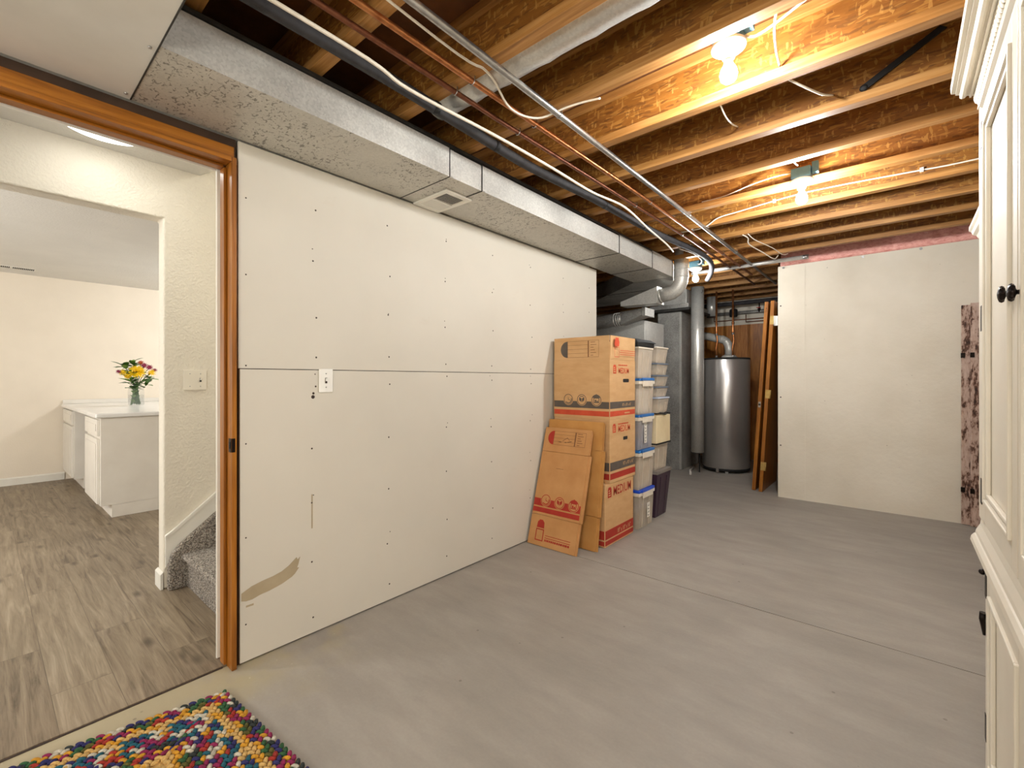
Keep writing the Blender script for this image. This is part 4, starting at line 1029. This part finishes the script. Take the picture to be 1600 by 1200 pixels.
# ================================================================== BRAIDED RUG
t = thing('braided_rug', 'multicolored braided rag rug on concrete just outside doorway', 'rug', (-1.62, .36, 0))
O = Vector((-1.955, .612, 0)); U = Vector((.9975,.07,0)); V = Vector((-.20,-.98,0)); LU, LV = .78, .56
base = MB(); q = [O, O+U*LU, O+U*LU+V*LV, O+V*LV]
base.add([p+Vector((0,0,.001)) for p in q]+[p+Vector((0,0,.009)) for p in q], [(0,1,2,3),(4,5,6,7),(0,1,5,4),(1,2,6,5),(2,3,7,6),(3,0,4,7)], 'rug_peach'); base.build('backing', t)
rings = [('green','mustard','magenta','white','dark','navy'), ('navy','magenta','mustard','green','olive','red'), ('peach','peach','peach','mustard'), ('teal','white','peach','teal','navy'), ('teal','magenta','white','mustard','red'), ('red','teal','white','navy','magenta')]*2
off = .004
for ri, cols in enumerate(rings[:9]):
    b = MB(); g = off+ri*.0295; w = .0145
    cs = [(g,g),(LU-g,g),(LU-g,LV-g),(g,LV-g)]; i = 0
    for e in range(4):
        (a0, b0), (a1, b1) = cs[e], cs[(e+1) % 4]; L = math.hypot(a1-a0, b1-b0)
        if L < .03: continue
        n = int(L/.0125)
        for k in range(n):
            tt = k/n; u = a0+(a1-a0)*tt; v_ = b0+(b1-b0)*tt
            nx, ny = ((b0-b1)/L, (a1-a0)/L); side = 1 if i % 2 else -1
            u += nx*side*w*.5+nx*w*.6; v_ += ny*side*w*.5+ny*w*.6
            p = O+U*u+V*v_+Vector((0,0,.0125)); dirv = (U*(a1-a0)+V*(b1-b0)); ang = math.atan2(dirv.y, dirv.x)+side*.55+random.uniform(-.1,.1)
            b.ball(p, (.0145, .0078, .0075), 'rug_'+cols[(i//2+(random.random() < .25)) % len(cols)], 8, 5, Matrix.Rotation(ang, 3, 'Z')); i += 1
    b.build('braid', t)

# ================================================================== STAIRS
t = thing('staircase', 'grey speckled carpeted stairs rising beyond the oak door jamb', 'stairs', (-2.7, .78, .006))
def step_mesh(i):
    b = MB(); y = .782+.25*i; z = .006+.195*i; zt = z+.195
    pr = [(y,z),(y,zt-.035),(y-.022,zt-.030),(y-.030,zt-.016),(y-.024,zt-.004),(y-.008,zt),(y+.252,zt),(y+.252,z)]
    if i == 0:
        # rounded left end of the first tread
        pass
    return b.prism(pr, -3.128, -2.222, 0, 'carpet')
for i in range(9): step_mesh(i).build('step', t, bevel=.006)
b = MB(); b.prism([(.694,.006),(.696,.15),(.712,.205),(.745,.25),(3.0,2.05),(3.0,.006)], -3.172, -3.129, 0, 'carpet'); b.build('carpeted_stringer', t, bevel=.012, seg=3)

# ================================================================== HALL SWITCH, LIGHTS, VENT
t = thing('light_switch', 'two-gang cream switch plate on textured hall wall by stairs', 'switch', (XB, .835, 1.138))
MB().box(XB+.0004, XB+.008, .777, .895, 1.138, 1.256, 'arm').build('plate', t, bevel=.002)
b = MB(); b.box(XB+.007, XB+.008, .858, .868, 1.186, 1.210, 'white_trim'); b.box(XB+.008, XB+.018, .860, .866, 1.196, 1.207, 'white_trim'); b.build('toggle', t)
b = MB()
for y in (.810, .863):
    for z in (1.16, 1.234): MB().lathe([(.003,0),(.002,.0012)], (XB+.008,y,z), 'steel', 8, 'x').build('screw', t)
t = thing('ceiling_light', 'round glowing flush ceiling light in the hall beyond doorway', 'light', (-2.845, .395, 2.38))
MB().lathe([(.178,2.405),(.181,2.419)], (-2.875,.395,0), 'white_trim', 40).build('rim', t)
MB().lathe([(.05,2.374),(.12,2.381),(.168,2.396),(.176,2.4045)], (-2.875,.395,0), 'disc', 40).build('diffuser', t)
t = thing('ceiling_vent', 'small slotted vent in the ceiling of far room', 'vent', (-7.2, .27, 2.392))
MB().box(-7.26, -7.15, .03, .41, 2.394, 2.3995, 'white_trim').build('plate', t)
b = MB()
for h in (0, 1):
    for i in range(12):
        y = .06+h*.18+i*.0135; b.box(-7.245, -7.165, y, y+.009, 2.392, 2.3942, 'blackp')
b.build('slots', t)

# ================================================================== DESK CABINETS
YF = .675
def base_cab(label, x0, x1):
    t = thing('base_cabinet', label, 'cabinet', ((x0+x1)/2, .95, .007), 'white base cabinets under the counter')
    b = MB(); b.box(x0, x1, YF+.002, 2.0, .115, .868, 'cab'); b.build('body', t, bevel=.002)
    MB().box(x0, x1, YF+.075, 2.0, .007, .1145, 'cab').build('toe_kick', t)
    def front(nm, z0, z1):
        o = MB().box(x0+.025, x1-.03, YF-.019, YF+.0015, z0, z1, 'cab').build(nm, t, bevel=.003)
        m = MB(); xa, xb = x0+.065, x1-.07; m.box(xa, xb, YF-.024, YF-.0195, z0+.04, z1-.04, 'cab'); m.build('raised_panel', o, bevel=.004)
    front('drawer', .715, .855); front('door', .135, .690)
base_cab('white base cabinet at near end of the counter, full end panel showing', -5.90, -5.185)
base_cab('white base cabinet at far end of counter against the wall', -7.60, -6.80)
t = thing('countertop', 'white laminate countertop with backsplash over the base cabinets', 'countertop', (-6.4, 1.05, .869))
MB().box(-7.612, -5.165, YF-.032, 2.02, .869, .909, 'counter').build('slab', t, bevel=.012, seg=3)
MB().box(-7.616, -7.598, YF-.02, 2.02, .9095, .958, 'cab').build('backsplash', t, bevel=.004)

# ================================================================== FLOWERS
VX, VY, VZ = -6.46, 1.14, .910
t = thing('flower_jar', 'clear glass jar of water on white counter, holding the bouquet', 'jar', (VX, VY, VZ))
pr = [(.062,0),(.070,.006),(.072,.02),(.072,.165),(.066,.19),(.052,.205),(.050,.24),(.054,.245)]
g = MB(); v = []; f = []; n = 28
for (r, h) in pr:
    for k in range(n): v.append((VX+r*math.cos(2*PI*k/n), VY+r*math.sin(2*PI*k/n), VZ+.001+h))
for i in range(len(pr)-1):
    for k in range(n): f.append((i*n+k, i*n+(k+1) % n, (i+1)*n+(k+1) % n, (i+1)*n+k))
f.append(tuple(range(n))); g.add(v, f, 'glass', True); g.build('glass', t)
MB().lathe([(.060,.004),(.0685,.010),(.0685,.12)], (VX,VY,VZ), 'water', 24).build('water', t)
def stem_to(dx, dy, z, name, label, kind, group):
    t = thing(name, label, 'flower' if kind != 'leaf' else 'foliage', (VX, VY, VZ+.02), group)
    base = (VX-dx*.25, VY-dy*.25, VZ+.02)
    tip = Vector((VX+dx, VY+dy, VZ+z))
    p = wob([base, (VX+dx*.12, VY+dy*.12, VZ+.22), (VX+dx*.55, VY+dy*.55, VZ+.22+(z-.22)*.6), tip], 4)
    MB().tube(p, .0035, 'stem', 6).build('stem', t)
    return t, tip
def leaf(mb, base, tip, w, mat, up=Vector((0,0,1))):
    base = Vector(base); tip = Vector(tip); d = tip-base; s = d.cross(up)
    if s.length < 1e-4: s = d.cross(Vector((1,0,0)))
    s.normalize(); nrm = s.cross(d).normalized(); L = d.length; v = []; n = 6
    for i in range(n+1):
        q = i/n; ww = w*math.sin(PI*min(.98, q*.92+.05)); c = base+d*q+nrm*(.10*L*math.sin(PI*q)); v += [c+s*ww, c-nrm*ww*.3, c-s*ww]
    f = []
    for i in range(n):
        for k in (0, 1): f.append((3*i+k, 3*i+k+1, 3*i+4+k, 3*i+3+k))
    mb.add(v, f, mat, True)
CAM = Vector((0,0,1.2)); 
def mum(dx, dy, z, R, mat, label, name, group, layers=4, per=18):
    t, tip = stem_to(dx, dy, z, name, label, 'flower', group)
    face = (Vector((.85,-.2,.5))).normalized(); u = face.cross(Vector((0,0,1))).normalized(); w = u.cross(face)
    b = MB()
    for l in range(layers):
        rr = R*(1-.18*l); el = .05+.30*l
        for k in range(per-2*l):
            an = 2*PI*k/(per-2*l)+l*.2+random.uniform(-.08,.08); dr = (u*math.cos(an)+w*math.sin(an))*math.cos(el)+face*math.sin(el)
            leaf(b, tip+dr*R*.08, tip+dr*rr*random.uniform(.88,1.05), R*.095, mat, face)
    b.ball(tip+face*.004, R*.16, mat, 10, 6); b.build('petals', t)
mum(.03, .0, .375, .090, 'yellow', 'large yellow chrysanthemum at centre of the jar bouquet', 'chrysanthemum', 'flowers in the jar', 5, 22)
mum(.0, -.115, .365, .045, 'yellow', 'small yellow flower at left edge of the jar bouquet', 'chrysanthemum', 'flowers in the jar', 3, 12)
mum(.02, -.075, .325, .045, 'yellow', 'small yellow flower low on left of the jar bouquet', 'chrysanthemum', 'flowers in the jar', 3, 12)
mum(.02, .135, .365, .048, 'yellow', 'small yellow flower at right edge of the jar bouquet', 'chrysanthemum', 'flowers in the jar', 3, 12)
mum(-.02, .045, .475, .036, 'orangef', 'rust orange blossom at the very top of the jar bouquet', 'blossom', 'flowers in the jar', 3, 12)
mum(.01, .07, .445, .040, 'magenta', 'magenta blossom just right of the top orange one', 'blossom', 'flowers in the jar', 3, 12)
mum(.01, .115, .425, .040, 'magenta', 'magenta blossom second from right in the jar bouquet', 'blossom', 'flowers in the jar', 3, 12)
mum(.0, .165, .395, .030, 'magenta', 'magenta blossom rightmost in the jar bouquet', 'blossom', 'flowers in the jar', 3, 10)
mum(.0, -.15, .375, .030, 'magenta', 'dark magenta blossom leftmost in the jar bouquet', 'blossom', 'flowers in the jar', 3, 10)
for (dx, dy, z, lab) in ((-.02,-.09,.42,'broad green leaves on upper left of the jar bouquet'), (-.03,-.02,.47,'upright green leaves at top of the jar bouquet'), (.0,.12,.30,'green leaves drooping on right of the jar bouquet'), (.03,-.05,.27,'green leaves around the jar neck')):
    t, tip = stem_to(dx, dy, z, 'leafy_sprig', lab, 'leaf', 'leaf sprigs in the jar')
    b = MB()
    for k in range(20):
        q = random.uniform(-.5, .1); c = tip+Vector((dx*q*.8, dy*q*.8, q*.22)); an = random.uniform(0, 2*PI); L = random.uniform(.07, .12)
        leaf(b, c, c+Vector((math.cos(an)*L, math.sin(an)*L, random.uniform(-.02,.06))), L*.26, 'leaf' if k % 3 else 'leaf2')
    b.build('leaves', t)
t, tip = stem_to(.0, .0, .24, 'leafy_sprig', 'submerged green stems filling the glass jar', 'leaf', None)
b = MB()
for k in range(9):
    an = random.uniform(0, 2*PI); r = .04; x, y = VX+r*math.cos(an)*.9, VY-.01+r*math.sin(an); b.tube([(x,y,VZ+.012),(VX+r*.4*math.cos(an+1), VY+r*.4*math.sin(an+1), VZ+.24)], .0035, 'stem', 6)
    for q in (.04, .09, .14): leaf(b, (x*.5+VX*.5, y*.5+VY*.5, VZ+q), (VX+.05*math.cos(an+q*9), VY-.012+.045*math.sin(an+q*9), VZ+q+.03), .014, 'leaf2' if k % 2 else 'leaf')
b.build('leaves', t)

# ================================================================== LIGHTS OUT OF FRAME
def point(name, loc, w, r, col=(.95,.97,.94)):
    l = bpy.data.lights.new(name, 'POINT'); l.energy = w; l.shadow_soft_size = r; l.color = col
    o = bpy.data.objects.new(name, l); COL.objects.link(o); o.location = loc
point('near_room_fill', (.08,-1.5,1.15), 84, .22)  # added fill behind the camera; lifts drywall, floor and duct undersides, no real fixture
point('near_overhead_fill', (-.70,-.72,2.30), 22, .03)  # unseen extra light under the joists, added to brighten the foreground
point('desk_room_lamp', (-6.1,2.35,2.25), 52, .14, (.92,.96,1.0))
point('far_room_fill', (-4.35,-1.75,1.35), 112, .2, (.92,.96,1.0))  # added fill, set low to brighten the far room's ceiling and cabinet fronts
point('upstairs_lamp', (-2.7,2.3,3.3), 52, .12)
point('hall_fill', (-2.70,-1.3,2.15), 28, .14, (.93,.97,.98))  # added fill for hall wall and laminate, besides the real ceiling disc
# ================================================================== CAMERA, WORLD, VIEW
cam = bpy.data.cameras.new('camera'); co = bpy.data.objects.new('camera', cam); COL.objects.link(co)
cam.sensor_width = 36; cam.lens = 36*711/1600.; cam.shift_y = -7/1600.; cam.clip_start = .02
co.location = (0,0,1.2); co.rotation_euler = (PI/2, 0, math.radians(40.44)); sc.camera = co
wd = bpy.data.worlds.new('world'); sc.world = wd; wd.use_nodes = True
wd.node_tree.nodes['Background'].inputs[0].default_value = (.9,.93,1,1); wd.node_tree.nodes['Background'].inputs[1].default_value = .0
sc.view_settings.view_transform = 'Standard'; sc.view_settings.look = 'None'; sc.view_settings.gamma = 1; sc.view_settings.use_curve_mapping = False
sc.view_settings.exposure = 0.16
